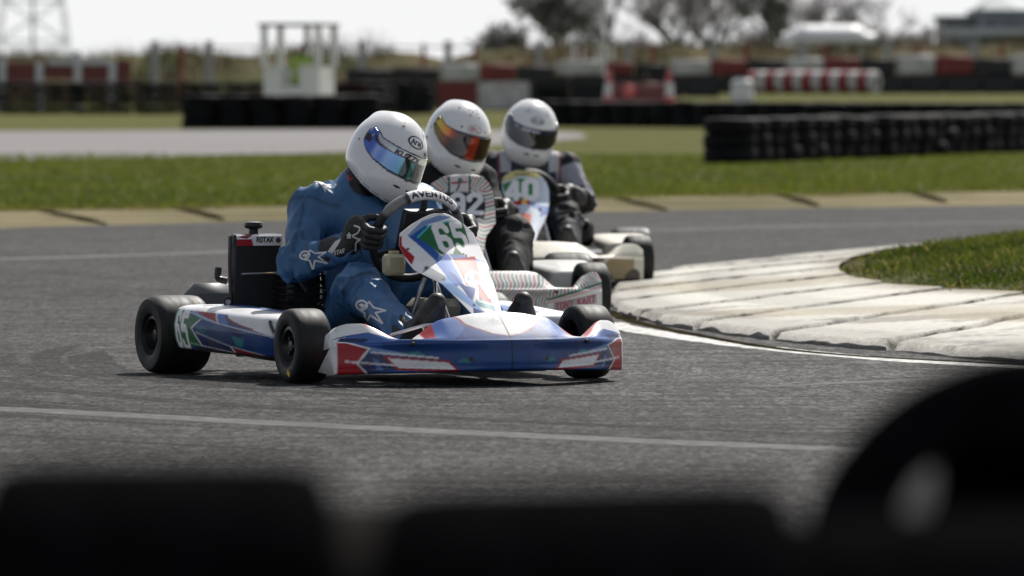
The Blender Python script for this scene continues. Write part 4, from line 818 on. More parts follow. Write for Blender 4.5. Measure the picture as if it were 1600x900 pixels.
def number_panel(root, rows, paint, m, crown=.05, sag=2.2, nu=170, nv=230):
    rows = np.array(rows, float); v = np.linspace(0, 1, nv); k = np.linspace(0, 1, len(rows)); zz = np.interp(v, (rows[:, 0] - rows[0, 0]) / (rows[-1, 0] - rows[0, 0]), rows[:, 0])
    # rows: (image row, z, x, half width, y centre)
    ker = np.hanning(9); ker /= ker.sum(); sm = lambda a: np.convolve(np.pad(a, 4, mode='edge'), ker, 'valid')
    z = sm(np.interp(zz, rows[:, 0], rows[:, 1])); x = sm(np.interp(zz, rows[:, 0], rows[:, 2])); hw = np.interp(zz, rows[:, 0], rows[:, 3]); yc = sm(np.interp(zz, rows[:, 0], rows[:, 4]))
    u = np.linspace(-1, 1, nu); U, I = np.meshgrid(u, np.arange(nv), indexing='ij')
    dep = np.abs(U) ** 1.7
    wsc = np.clip(hw / .14, 0, 1); X = x[I] - crown * dep * wsc[I]; Y = U * hw[I] + yc[I]; Z = z[I] + 0.0 * U
    V = np.stack([X, Y, Z], -1); B = V * 1; B[..., 0] -= .006
    n0 = nu * nv; F = gridF(nu, nv); Fb = F[:, ::-1] + n0
    rim = [i * nv for i in range(nu)] + [(nu - 1) * nv + j for j in range(1, nv)] + [i * nv + nv - 1 for i in range(nu - 2, -1, -1)] + [j for j in range(nv - 2, 0, -1)]
    R_ = np.array([[a, b, b + n0, a + n0] for a, b in zip(rim, rim[1:] + rim[:1])])
    c = soften(paint(U.ravel(), zz[I].ravel()), nu, nv); cb = np.tile(np.array([.5, .5, .5]), (n0, 1))
    o = obj('number_panel', np.concatenate([V.reshape(-1, 3), B.reshape(-1, 3)]), np.concatenate([F[:, ::-1], Fb[:, ::-1], R_]), m, root, np.concatenate([c, cb])); o.data.set_sharp_from_angle(angle=R(50)); return o
L65 = np.array([(331, 676, 690), (334, 668, 700), (340, 657, 712), (349, 644, 727), (363, 629, 744), (381, 628, 753), (405, 640, 764), (419, 652, 770), (426, 664, 768), (441, 693, 774), (465, 717, 780), (488, 738, 785), (504, 779, 787)], float)
def panel_paint65(U, yy):
    Lx = np.interp(yy, L65[:, 0], L65[:, 1]); Rx = np.interp(yy, L65[:, 0], L65[:, 2]); px = Lx + (U + 1) / 2 * (Rx - Lx); A = np.stack([(px - 600) * 4.5, (yy - 310) * 4.5], -1); c = np.tile(WHITE, (len(U), 1))
    def p(pts, col): c[inpoly(A, pts)] = col
    def l(pts, col, w_): c[dline(A, pts) < w_] = col
    p([(170, 250), (260, 150), (360, 110), (470, 120), (300, 170), (230, 255), (430, 440), (560, 610), (430, 530), (350, 430)], SKY * .75); p([(180, 260), (280, 180), (300, 195), (235, 255), (370, 380), (360, 430)], BLUE * 1.6)
    p([(118, 250), (140, 260), (140, 320), (222, 400), (215, 460), (118, 340)], RED); p([(420, 370), (700, 430), (640, 460), (500, 620), (350, 440)], LBLUE * 1.2)
    p([(232, 262), (300, 185), (420, 155), (560, 160), (600, 300), (580, 360), (540, 392), (375, 380)], GREEN); l([(232, 262), (300, 185), (420, 155), (560, 160)], TEAL * 2, 6)
    p([(455, 415), (640, 400), (680, 560), (660, 600), (760, 740), (650, 700), (640, 600), (560, 600)], RED); p([(430, 500), (480, 520), (550, 600), (630, 620), (610, 720), (540, 620)], BLUE * 1.3); p([(630, 710), (660, 690), (760, 740), (780, 790), (640, 745)], TEAL)
    l([(455, 415), (560, 600), (640, 610), (650, 710), (755, 738)], WHITE, 5); l([(430, 380), (460, 415)], WHITE, 3)
    p([(290, 470), (300, 460), (430, 540), (400, 590), (285, 530)], np.array([.25, .27, .30])); p([(400, 590), (430, 540), (660, 750), (690, 800), (620, 760)], SKY); p([(620, 760), (680, 780), (820, 860), (830, 900), (640, 830)], BLUE); p([(650, 430), (720, 430), (740, 460), (700, 440)], LBLUE)
    # badge: white ring, red and blue quarters
    d = np.hypot((A[:, 0] - 612) / 62, (A[:, 1] - 552) / 50); c[d < 1] = WHITE; c[(d < .86)] = BLUE * 1.2; c[(d < .86) & (A[:, 0] + A[:, 1] * .5 > 895)] = RED; c[(d < .40)] = RED; c[np.hypot((A[:, 0] - 604), (A[:, 1] - 545)) < 14] = WHITE
    Q = np.stack([A[:, 0], -A[:, 1]], -1); c[(d < .9) & text_mask(Q, 'KARTS', 572, -592, 96, 20, .2)] = WHITE
    # 65, sheared with the panel
    def dig(ch, x0, x1, y0, y1, sh):
        X_ = A[:, 0] - (A[:, 1] - y1) * sh; q = np.stack([X_, -A[:, 1]], -1); c[text_mask(q, ch, x0, -y1, x1 - x0, y1 - y0, .17)] = WHITE * 1.02
    dig('6', 378, 482, 178, 362, .36); dig('5', 505, 606, 172, 362, .34)
    for q in ((178, 345), (545, 385), (565, 395), (735, 705), (625, 740), (300, 480), (420, 560)): c[np.hypot(A[:, 0] - q[0], A[:, 1] - q[1]) < 9] = BLK
    return c
def rows65():
    out = []
    for y, a, b in L65:
        mid = (a + b) / 2; hw = (b - a) / 2 / 408; x = np.interp(y, [331, 349, 363, 381, 405, 419, 441, 465, 488, 504], [-.065, -.055, -.05, -.035, .026, .085, .19, .27, .345, .43]); D = 27.2 - .906 * x; z = CAM_H - (y - HZ) * D / FPX; yc = (mid - 697 - x * 192) / 408; out.append((y, z, x, hw, yc))
    return out
def rows_from(L, px0, D0, xs_, sc, cosy, siny):       # (row, left px, right px) of a panel on another kart
    out = []
    for (y, a, b), x in zip(L, xs_):
        s = FPX / D0; out.append((y, CAM_H - (y - HZ) * (D0 - x * cosy) / FPX, x, (b - a) / 2 / s / cosy, ((a + b) / 2 - px0 - x * siny * s) / s / cosy))
    return out
L92 = np.array([(275, 712, 740), (279, 694, 756), (290, 676, 767), (305, 669, 773), (330, 668, 776), (352, 668, 777), (362, 670, 770), (372, 676, 762), (400, 684, 757), (430, 690, 750), (450, 705, 735)], float)
def panel_paint92(U, yy):
    Lx = np.interp(yy, L92[:, 0], L92[:, 1]); Rx = np.interp(yy, L92[:, 0], L92[:, 2]); px = Lx + (U + 1) / 2 * (Rx - Lx); A = np.stack([px, yy], -1); c = np.tile(np.array([.60, .58, .55]), (len(U), 1)); m = np.ones(len(U), bool)
    dx, dy = px - 722, yy - 322; ang = np.arctan2(dy, np.abs(dx)); upper = yy < 300
    ph = np.where(upper, ang / .12, (yy + .22 * (np.abs(dx) - 35) * np.sign(-1)) / 6.2 + .6 * np.sin(np.abs(dx) * .14)); k = np.floor(ph).astype(int); f = ph - k
    for j, cc in enumerate(STR): c[(f < .36) & (k % 3 == j)] = cc
    c[(np.abs(px - 718) < 16) & (yy < 302)] = (.55, .52, .52); c[(np.abs(np.abs(px - 718) - 16) < 1.6) & (yy < 304)] = (.01, .06, .05)
    c[(dline(A, [(706, 289), (729, 287)]) < 1.5)] = (.3, .02, .04); c[(dline(A, [(719, 283), (716, 296), (713, 300)]) < 1.3)] = (.02, .05, .05); c[np.abs(np.hypot(px - 719, yy - 285) - 3.2) < .9] = (.05, .1, .1)
    box = inpoly(A, [(688, 308), (700, 304), (738, 304), (757, 308), (760, 325), (758, 344), (690, 343)]); c[box] = (.016, .018, .026)
    Q = np.stack([px, -yy], -1); c[text_mask(Q, '9', 704, -336, 22, 29, .17)] = (.62, .63, .66); c[text_mask(Q, '2', 730, -336, 25, 29, .17)] = (.62, .63, .66)
    c[(yy > 345) & (yy < 352) & (np.abs(px - 725) < 22)] = (.5, .44, .46); c[text_mask(Q, 'KART', 712, -351, 28, 5, .14)] = (.4, .05, .08); return c
L40 = np.array([(269, 808, 828), (272, 797, 838), (279, 788, 848), (288, 785, 855), (300, 786, 859), (320, 794, 859), (334, 800, 857), (350, 806, 851), (365, 815, 842), (380, 828, 836)], float)
def panel_paint40(U, yy):
    Lx = np.interp(yy, L40[:, 0], L40[:, 1]); Rx = np.interp(yy, L40[:, 0], L40[:, 2]); px = Lx + (U + 1) / 2 * (Rx - Lx); A = np.stack([px, yy], -1); c = np.tile(np.array([.50, .56, .66]), (len(U), 1))
    def p(pts, col): c[inpoly(A, pts)] = col
    p([(780, 268), (845, 266), (845, 281), (815, 277), (790, 286), (780, 290)], (.55, .50, .22)); p([(786, 290), (812, 281), (832, 284), (842, 300), (838, 314), (800, 316), (788, 300)], np.array(GREEN) * 1.4); p([(798, 318), (815, 314), (816, 322), (800, 325)], RED); p([(816, 314), (823, 313), (823, 321), (816, 322)], (.75, .45, .05)); p([(823, 314), (829, 317), (828, 323), (823, 321)], RED)
    p([(829, 318), (850, 324), (862, 326), (858, 336), (842, 342), (846, 332), (832, 327)], np.array([.04, .14, .42])); p([(800, 325), (815, 324), (814, 336), (804, 338)], (.30, .42, .65)); p([(806, 336), (813, 334), (814, 350), (808, 352)], (.75, .5, .05)); p([(815, 334), (831, 337), (828, 356), (818, 352)], (.70, .22, .16))
    Q = np.stack([px, -yy], -1); c[text_mask(Q, '4', 792, -313, 20, 26, .2)] = (.72, .72, .75); c[text_mask(Q, '0', 817, -312, 24, 27, .2)] = (.72, .72, .75); c[text_mask(Q, 'KART', 806, -277, 22, 4, .16)] = (.08, .08, .03); return c

def steering(root, c, rim_r, grey_top, up=(.44, 0, .90), steer=0.0, text=None):
    u = np.array(up) / np.linalg.norm(up); l = np.array([0, 1.0, 0]); nrm = np.cross(l, u)                    # nrm points forward and down
    a = np.linspace(0, 2 * np.pi, 73)[:-1]; ring = c + rim_r * (np.cos(a)[:, None] * l + np.sin(a)[:, None] * u); nseg = 16; t = np.linspace(0, 2 * np.pi, nseg, endpoint=False)
    V = np.zeros((72, nseg, 3)); cols = np.tile(BLK, (72, nseg, 1))
    for i in range(72):
        rad = np.cos(a[i]) * l + np.sin(a[i]) * u; wv2 = 1.5 if 0.6 < a[i] < 2.5 else 1.0
        V[i] = ring[i] + .0155 * (np.cos(t)[:, None] * rad + wv2 * np.sin(t)[:, None] * nrm)
        if grey_top and .30 < a[i] < 2.60: cols[i] = (.20, .20, .20)
        if grey_top and (abs(a[i] - 2.02) < .05 or abs(a[i] - .72) < .03): cols[i] = BLK
    o = obj('steering_wheel', V, gridF(72, nseg, True, True), mat('wheel_grip', attr=True, rough=.6, noise=.15, nscale=60), root, cols.reshape(-1, 3))
    if text:                                                           # white band with lettering on the top of the rim
        na, nw = 120, 26; aa = np.linspace(.78, 1.97, na); th = np.linspace(-.9, 2.3, nw); P = np.zeros((na, nw, 3))
        for i in range(na):
            rad = np.cos(aa[i]) * l + np.sin(aa[i]) * u; P[i] = c + rim_r * rad + .0172 * (np.cos(th)[:, None] * rad + 1.5 * np.sin(th)[:, None] * nrm)
        A = np.stack([np.repeat((1.97 - aa) / 1.19, nw), np.tile((th + .9) / 3.2, na)], -1); A[:, 1] = 1 - A[:, 1]; cc = np.tile(WHITE, (na * nw, 1)); cc[text_mask(A, text, .06, .34, .8, .34, .17)] = BLK; cc[(A[:, 0] > .985) | (A[:, 0] < .015)] = BLK
        obj('lettered_band', P, gridF(na, nw)[:, ::-1], mat('wheel_grip'), o, cc)
    mb = MB()
    for an in (math.pi / 2 + .0, math.pi + .5, -.5):
        d = math.cos(an) * l + math.sin(an) * u; q = c + nrm * .035; mb.tube([q + d * .03, c + nrm * .02 + d * rim_r * .6, c + d * (rim_r - .008)], .012, 8)
    mb.build('spoke', M_BLACKP, o); mb = MB(); E = Matrix((nrm, l, u)).transposed().to_euler()
    mb.box(c + nrm * .03 + u * .035, (.03, .17, .17), rot=E, bev=.4); mb.build('dash_pad', M_BLACKP, o); return o, nrm, u

def build_kart(name, label, pos, yaw, st):
    k = empty(name, (pos[0], pos[1], .008), 0); k.rotation_euler = (0, 0, -R(90 - yaw)); tag(k, label, 'kart', 'karts chasing each other through the bend')
    sr = R(st.get('steer', 0)); ft, rt = st.get('ft', .545), st.get('rt', .60)
    wheel(k, (0, -ft, .13), .13, .132, sr, -1); wheel(k, (0, ft, .13), .13, .132, sr, 1); wheel(k, (-1.04, -rt, .14), .14, .205, 0, -1, False); wheel(k, (-1.04, rt, .14), .14, .205, 0, 1, False)
    V, y, kv = nose_surface(st.get('zc', ZC1), st.get('of', OF1)); NO = obj('front_fairing', V, gridF(len(y), len(kv))[:, ::-1], st['fm'], k, st['nose'](y, kv, V)); NO.location.z = -.013
    for s in (-1, 1):
        mb = MB(); mb.tube([(.23, s * .315, .170), (.33, s * .235, .205), (.36, s * .20, .21)], .0065, 8); mb.tube([(.33, s * .235, .205), (.33, s * .20, .07)], .007, 8); mb.build('fairing_bracket', M_ALU, k)
        for x_, y_, z_ in ((.485, .145, .098), (.43, .33, .160)):
            mb = MB(); mb.lathe([(0, .012), (.006, .010), (.008, 0), (.008, -.01)], 'x', 10, (x_ + .02, s * y_, z_)); mb.build('bolt', M_BLACKP, NO)
    for s in (-1, 1): side_pod(k, s, st['pod'], st['fm'])
    PN = number_panel(k, st['rows'], st['panel'], M_PANEL, st.get('crown', .05)); PN.location = st.get('panel_off', (0, 0, 0))
    # tubes of the chassis, bumpers
    mb = MB()
    for s in (-1, 1):
        mb.tube(spline([(-1.12, s * .33, .075), (-.8, s * .34, .065), (-.35, s * .30, .055), (-.05, s * .20, .055), (.18, s * .17, .06), (.36, s * .16, .07)], 30), .015, 8)
        mb.tube([(.0, s * .20, .06), (.0, s * (ft - .08), .12)], .013, 8); mb.tube(spline([(-.75, s * .34, .07), (-.74, s * .5, .085), (-.66, s * .58, .10), (-.3, s * .56, .10), (-.22, s * .48, .085), (-.22, s * .3, .06)], 30), .010, 8)
    for x in (-1.1, -.7, -.12, .3): mb.tube([(x, -.33 if x < -.5 else -.18, .065), (x, .33 if x < -.5 else .18, .065)], .013, 8)
    mb.build('chassis_frame', st.get('framem', M_FRAME), k)
    mb = MB(); mb.box((.0, 0, .045), (.75, .42, .004), bev=0); mb.box((.36, 0, .06), (.10, .34, .004), bev=0); mb.build('floor_tray', M_GREYP, k)
    mb = MB(); mb.tube([(-1.04, -rt, .14), (-1.04, rt, .14)], .02, 12); mb.lathe([(.02, -.05), (.04, -.05), (.04, -.0), (.02, 0)], 'y', 16, (-1.04, .2, .14)); mb.build('rear_axle', M_STEEL, k)
    mb = MB(); mb.lathe([(.03, -.004), (.085, -.004), (.085, .004), (.03, .004)], 'y', 24, (-1.04, .27, .14)); mb.build('brake_disc', M_STEEL, k)
    mb = MB()
    for z in (.14, .215): mb.tube(spline([(-1.12, -.36, z - .04), (-1.25, -.42, z), (-1.27, -.2, z), (-1.27, .2, z), (-1.25, .42, z), (-1.12, .36, z - .04)], 30), .011, 8)
    mb.build('rear_bumper', M_STEEL, k)
    if st.get('rear_plastic', True):
        for s in (-1, 1): mb = MB(); mb.box((-1.27, s * .36, .19), (.09, .20, .25), bev=.8); mb.build('bumper_cover', M_GREYP, k)
    mb = MB()
    for s in (-1, 1): mb.tube([(.02, s * .12, .10), (.0, s * (ft - .10), .12)], .007, 8)
    mb.build('tie_rod', M_STEEL, k)
    # seat shell
    a = np.linspace(-1, 1, 25); bk = spline([(-.36, .10), (-.45, .075), (-.58, .08), (-.67, .14), (-.72, .30), (-.76, .50)], 30); V = np.zeros((30, 25, 3)); hwid = np.interp(np.arange(30), [0, 10, 18, 29], [.13, .19, .20, .165]); lip = np.interp(np.arange(30), [0, 8, 15, 22, 29], [.04, .12, .16, .12, .03])
    V[..., 0] = bk[:, :1] + lip[:, None] * np.abs(a)[None] ** 3 * .5; V[..., 1] = hwid[:, None] * np.sin(a * 1.45)[None] / math.sin(1.45); V[..., 2] = bk[:, 1:] + lip[:, None] * (np.abs(a)[None] ** 3) * np.interp(np.arange(30), [0, 12, 29], [1, .9, .1])[:, None]
    o = obj('seat', V, gridF(30, 25), M_SEAT, k); md = o.modifiers.new('thick', 'SOLIDIFY'); md.thickness = .006
    W, nrm, u = steering(k, np.array(st.get('wheel_c', (-.25, 0, .50))), .165, st.get('grey_wheel', False), steer=0, text=st.get('wheel_text'))
    wc = np.array(st.get('wheel_c', (-.25, 0, .50)))
    mb = MB(); mb.tube([wc + nrm * .04, (.10, 0, .12)], .0105, 10); mb.build('steering_column', M_STEEL, k)
    mb = MB()
    for s in (-1, 1): mb.tube([(-.12, s * .14, .06), (-.07, s * .05, .36)], .009, 8); mb.tube([(.02, s * .05, .40), (.19, s * .13, .065)], .007, 8)
    mb.build('column_support', M_STEEL, k)
    mb = MB(); mb.box((-.14, .02, .20), (.20, .16, .17), bev=.35); mb.build('fuel_tank', mat('tank_plastic', (.30, .28, .22), rough=.4), k)
    mb = MB(); mb.box((-.10, -.155, .405), (.055, .075, .075), bev=.4); mb.box((-.10, -.155, .447), (.03, .03, .015), bev=.3); mb.build('fluid_bottle', mat('bottle_plastic', (.40, .37, .24), rough=.35, coat=.3), k)
    for s, nm in ((-1, 'throttle_pedal'), (1, 'brake_pedal')): mb = MB(); mb.tube([(.26, s * .15, .06), (.31, s * .15, .20)], .007, 8); mb.tube([(.31, s * .10, .20), (.31, s * .21, .20)], .008, 8); mb.build(nm, M_STEEL, k)
    # engine on the driver's right, exhaust, air box, chain guard
    if st.get('engine', True):
        mb = MB(); mb.box((-.78, -.25, .16), (.26, .16, .18), bev=.25); mb.box((-.72, -.25, .30), (.13, .13, .14), bev=.3)
        for q in range(6): mb.box((-.72, -.25, .245 + q * .022), (.16, .155, .008), bev=.2)
        mb.lathe([(.0, -.02), (.055, -.02), (.06, 0), (.055, .02), (0, .02)], 'y', 24, (-.80, -.34, .17)); mb.tube([(-.72, -.25, .37), (-.70, -.25, .42)], .014, 8); mb.lathe([(0, 0), (.045, 0), (.045, .09), (0, .09)], 'x', 20, (-.66, -.22, .2)); mb.build('engine', M_ENG, k)
        mb = MB(); mb.tube(spline([(-.85, -.25, .28), (-1.0, -.28, .26), (-1.12, -.18, .2), (-1.2, 0, .19), (-1.2, .2, .19)], 30), np.interp(np.arange(30), [0, 8, 15, 29], [.02, .045, .04, .028]), 14); mb.build('exhaust', M_ENG, k)
        mb = MB(); mb.box((-.60, .30, .26), (.26, .13, .14), bev=.45); mb.lathe([(.022, 0), (.032, 0), (.032, .09), (.022, .09)], 'x', 16, (-.47, .30, .30)); mb.build('air_box', M_BLACKP, k)
        mb = MB(); mb.box((-.95, -.20, .20), (.26, .018, .11), bev=.3); mb.build('chain_guard', M_BLACKP, k)
        mb = MB()
        for pts in ([(-.70, -.27, .40), (-.73, -.24, .50), (-.76, -.16, .50), (-.76, -.12, .40), (-.70, -.14, .30)], [(-.66, -.22, .36), (-.62, -.17, .42), (-.62, -.14, .33), (-.66, -.2, .25)], [(-.74, -.26, .33), (-.66, -.30, .37), (-.62, -.26, .30)]): mb.tube(spline(pts, 24), .009, 8)
        mb.build('hose', M_BLACKP, k); mb = MB()
        mb.box((-.64, -.30, .40), (.03, .04, .022), bev=.3); mb.build('red_coil', mat('red_anodised', (.30, .02, .02), rough=.4, metal=.3), k); mb = MB()
        mb.box((-.68, -.28, .45), (.035, .05, .05), bev=.3); mb.lathe([(0, 0), (.02, 0), (.02, .05), (0, .05)], 'z', 14, (-.66, -.22, .43)); mb.build('carburettor', mat('brass', (.35, .24, .08), rough=.4, metal=.7), k); mb = MB()
        for q in range(5): mb.lathe([(0, 0), (.007, 0), (.007, .006), (0, .006)], 'x', 8, (-.648, -.31 + q * .022, .18 + .03 * (q % 3)))
        mb.build('engine_bolt', M_ALU, k); mb = MB()
        for pts in ([(-.71, -.25, .46), (-.68, -.2, .36), (-.64, -.18, .30)], [(-.66, -.28, .34), (-.64, -.24, .345)], [(-.66, -.28, .22), (-.65, -.22, .225)]): mb.tube(spline(pts, 16), .004, 6)
        mb.build('cable', M_STEEL, k)
    if st.get('radiator'):
        c0 = np.array([-.80, -.385, .345]); r_ = (0, R(6), 0); mb = MB(); mb.box(c0, (.045, .175, .25), rot=r_, bev=.12); o = mb.build('radiator', mat('radiator_core', (.010, .010, .011), rough=.6, bump=.6, bscale=220, bdist=.003, stretch=(1, 1, 6)), k)
        mb = MB(); mb.box(c0 + (.012, 0, .138), (.055, .18, .036), rot=r_, bev=.35); b = mb.build('radiator_tank', M_BLACKP, o)
        # painted tank front
        na, nb = 90, 26; yy, zz = np.meshgrid(np.linspace(-.088, .088, na), np.linspace(-.019, .021, nb), indexing='ij'); P = np.stack([.0295 + yy * 0 - .010 * np.clip(zz / .02, 0, 1) ** 4, yy, zz], -1).reshape(-1, 3); Mx = np.array(Euler(r_).to_matrix()); cc = np.tile(WHITE, (na * nb, 1)); A = np.stack([yy.ravel(), zz.ravel()], -1)
        cc[inpoly(A, [(-.1, -.03), (-.02, -.03), (-.03, .004), (-.09, .004)])] = RED; cc[inpoly(A, [(-.085, .012), (-.02, .03), (.0, .03), (-.05, .006)])] = RED * .5; cc[text_mask(A, 'ROTAX', -.01, -.006, .062, .016, .2)] = BLK; cc[np.hypot(A[:, 0] - .073, A[:, 1]) < .010] = (.03, .04, .12)
        obj('tank_decal', P @ Mx.T + c0 + (.012, 0, .138), gridF(na, nb), mat('decal_paint', attr=True, rough=.4, coat=.3), o, cc)
        mb = MB(); mb.lathe([(0, 0), (.017, 0), (.017, .018), (.030, .022), (.034, .030), (.030, .042), (.012, .046), (0, .046)], 'z', 20, c0 + (-.012, .0, .156)); mb.build('filler_cap', M_BLACKP, o)
        mb = MB(); mb.tube([c0 + (.03, -.065, .015), c0 + (.03, .075, .018)], .0042, 8); mb.build('bright_bar', M_ALU, o); mb = MB()
        mb.tube(spline([c0 + (.01, -.10, .15), c0 + (.01, -.102, .05), c0 + (-.005, -.09, -.10), c0 + (-.01, -.075, -.2)], 20), .0065, 8); mb.build('side_rail', M_FRAME, o)
        mb = MB(); t = np.linspace(0, 2 * np.pi, 25); mb.tube(np.stack([np.full(25, c0[0]), c0[1] - .105 + .014 * np.cos(t), c0[2] - .085 + .014 * np.sin(t)], -1), .004, 6, cap=False); mb.build('hose_ring', M_BLACKP, o); mb = MB(); mb.tube(spline([c0 + (-.02, -.10, -.01), c0 + (-.04, -.125, .0), c0 + (-.05, -.12, .035)], 10), .013, 8); mb.build('hose_elbow', M_BLACKP, o)
        mb = MB(); mb.lathe([(0, 0), (.010, 0), (.010, .004), (0, .004)], 'x', 14, c0 + (0, -.105, -.085)); mb.build('bright_plug', M_ALU, o)
    if st.get('intake'):
        mb = MB(); mb.lathe([(.030, -.05), (.058, -.05), (.066, -.02), (.066, .05), (.060, .06), (.030, .06), (.026, 0), (.030, -.05)], 'x', 24, (-.62, .275, .30)); mb.build('intake_ring', M_BLACKP, k)
    return k
# ------------------------------------------------------------------ drivers
from mathutils.bvhtree import BVHTree
M_SUIT2 = mat('matt_suit_cloth', attr=True, rough=.72, spec=.25, noise=.12, nscale=22, bump=.3, bscale=60, bdist=.005)
M_SUIT = mat('suit_cloth', attr=True, rough=.47, spec=.42, noise=.14, nscale=22, bump=.35, bscale=55, bdist=.006)
_n = M_SUIT.node_tree; _b = _n.nodes['Principled BSDF']; _t = _n.nodes.new('ShaderNodeTexNoise'); _t.noise_type = 'RIDGED_MULTIFRACTAL'; _t.inputs['Scale'].default_value = 4.6; _t.inputs['Detail'].default_value = 1.6; _t.inputs['Distortion'].default_value = .6
_c = [x for x in _n.nodes if x.type == 'MAPPING'][0]; _n.links.new(_c.outputs[0], _t.inputs['Vector']); _q = _n.nodes.new('ShaderNodeBump'); _q.inputs['Strength'].default_value = .28; _q.inputs['Distance'].default_value = .012
_n.links.new(_t.outputs[0], _q.inputs['Height']); _n.links.new(_b.inputs['Normal'].links[0].from_socket, _q.inputs['Normal']); _n.links.new(_q.outputs[0], _b.inputs['Normal'])
M_GLOVE = mat('glove_leather', attr=True, rough=.55, noise=.2, nscale=60, bump=.4, bscale=160, bdist=.002)
M_BOOT = mat('boot_leather', attr=True, rough=.5, noise=.2, nscale=40, bump=.3, bscale=120, bdist=.002)
M_SHELL = mat('helmet_shell', attr=True, rough=.28, coat=.6, coat_rough=.06, noise=.03, nscale=30, rnoise=.06)
M_DECAL = mat('printed_decal', attr=True, rough=.35, coat=.3)
def unit(a): a = np.asarray(a, float); return a / np.linalg.norm(a)

# ---- helmet: a star-shaped skin round its centre
def shell_sdf(P):
    d = ell(P, (-.006, 0, -.004), (.151, .135, .152)); d = smin(d, ell(P, (.058, 0, -.100), (.104, .114, .092)), .05); d = smin(d, ell(P, (-.012, 0, -.058), (.136, .126, .100)), .02)
    d = smin(d, ell(P, (-.080, 0, .098), (.058, .060, .034)), .02)
    q = (-P[..., 0] * .34 - P[..., 2] * .94) - .118; return np.maximum(d, q)
def shell_r(D):
    lo = np.full(D.shape[:-1], .03); hi = np.full(D.shape[:-1], .27)
    for _ in range(26):
        m = (lo + hi) / 2; i = shell_sdf((D * m[..., None]).astype(np.float64)) < 0; lo = np.where(i, m, lo); hi = np.where(i, hi, m)
    return lo
def dirs(az, el): return np.stack([np.cos(el) * np.cos(az), np.cos(el) * np.sin(az), np.sin(el)], -1)
def helmet_patch(name, paint, azc, elc, w_, h_, parent, m, lift=.0012, n=(90, 60), cut=True):
    c = dirs(np.array(R(azc)), np.array(R(elc))); r0 = float(shell_r(c[None])[0]); e1 = unit(np.cross([0, 0, 1], c)); e2 = np.cross(c, e1)
    a = np.linspace(-.5, .5, n[0]); b = np.linspace(-.5, .5, n[1]); A, B = np.meshgrid(a, b, indexing='ij')
    Dd = c * r0 + A[..., None] * w_ * e1 + B[..., None] * h_ * e2; Dd /= np.linalg.norm(Dd, axis=-1)[..., None]; V = (Dd * (shell_r(Dd) + lift)[..., None]).reshape(-1, 3)
    cc, keep = paint(np.stack([A.ravel(), B.ravel()], -1)); cc = soften(cc, *n); F = gridF(*n); F = F[keep[F].sum(1) >= 2] if cut else F
    return obj(name, V, F, m, parent, cc)
def oval(txt, ink, th=.17, ring=BLK, fill=None):
    def f(Q):
        d = np.hypot(Q[:, 0] * 2, Q[:, 1] * 2); c = np.tile(WHITE if fill is None else fill, (len(Q), 1)); c[(d > .80)] = ring
        c[(d < .8) & text_mask(Q, txt, -.30, -.20, .60, .40, th, .1)] = ink; return c, d < .99
    return f
def spot(col): return lambda Q: (np.tile(np.array(col, float), (len(Q), 1)), np.hypot(Q[:, 0] * 2, Q[:, 1] * 2) < 1)
def slot(Q): return np.tile(BLK * .6, (len(Q), 1)), (np.abs(Q[:, 1]) < .36 + .1 * np.cos(Q[:, 0] * 6))
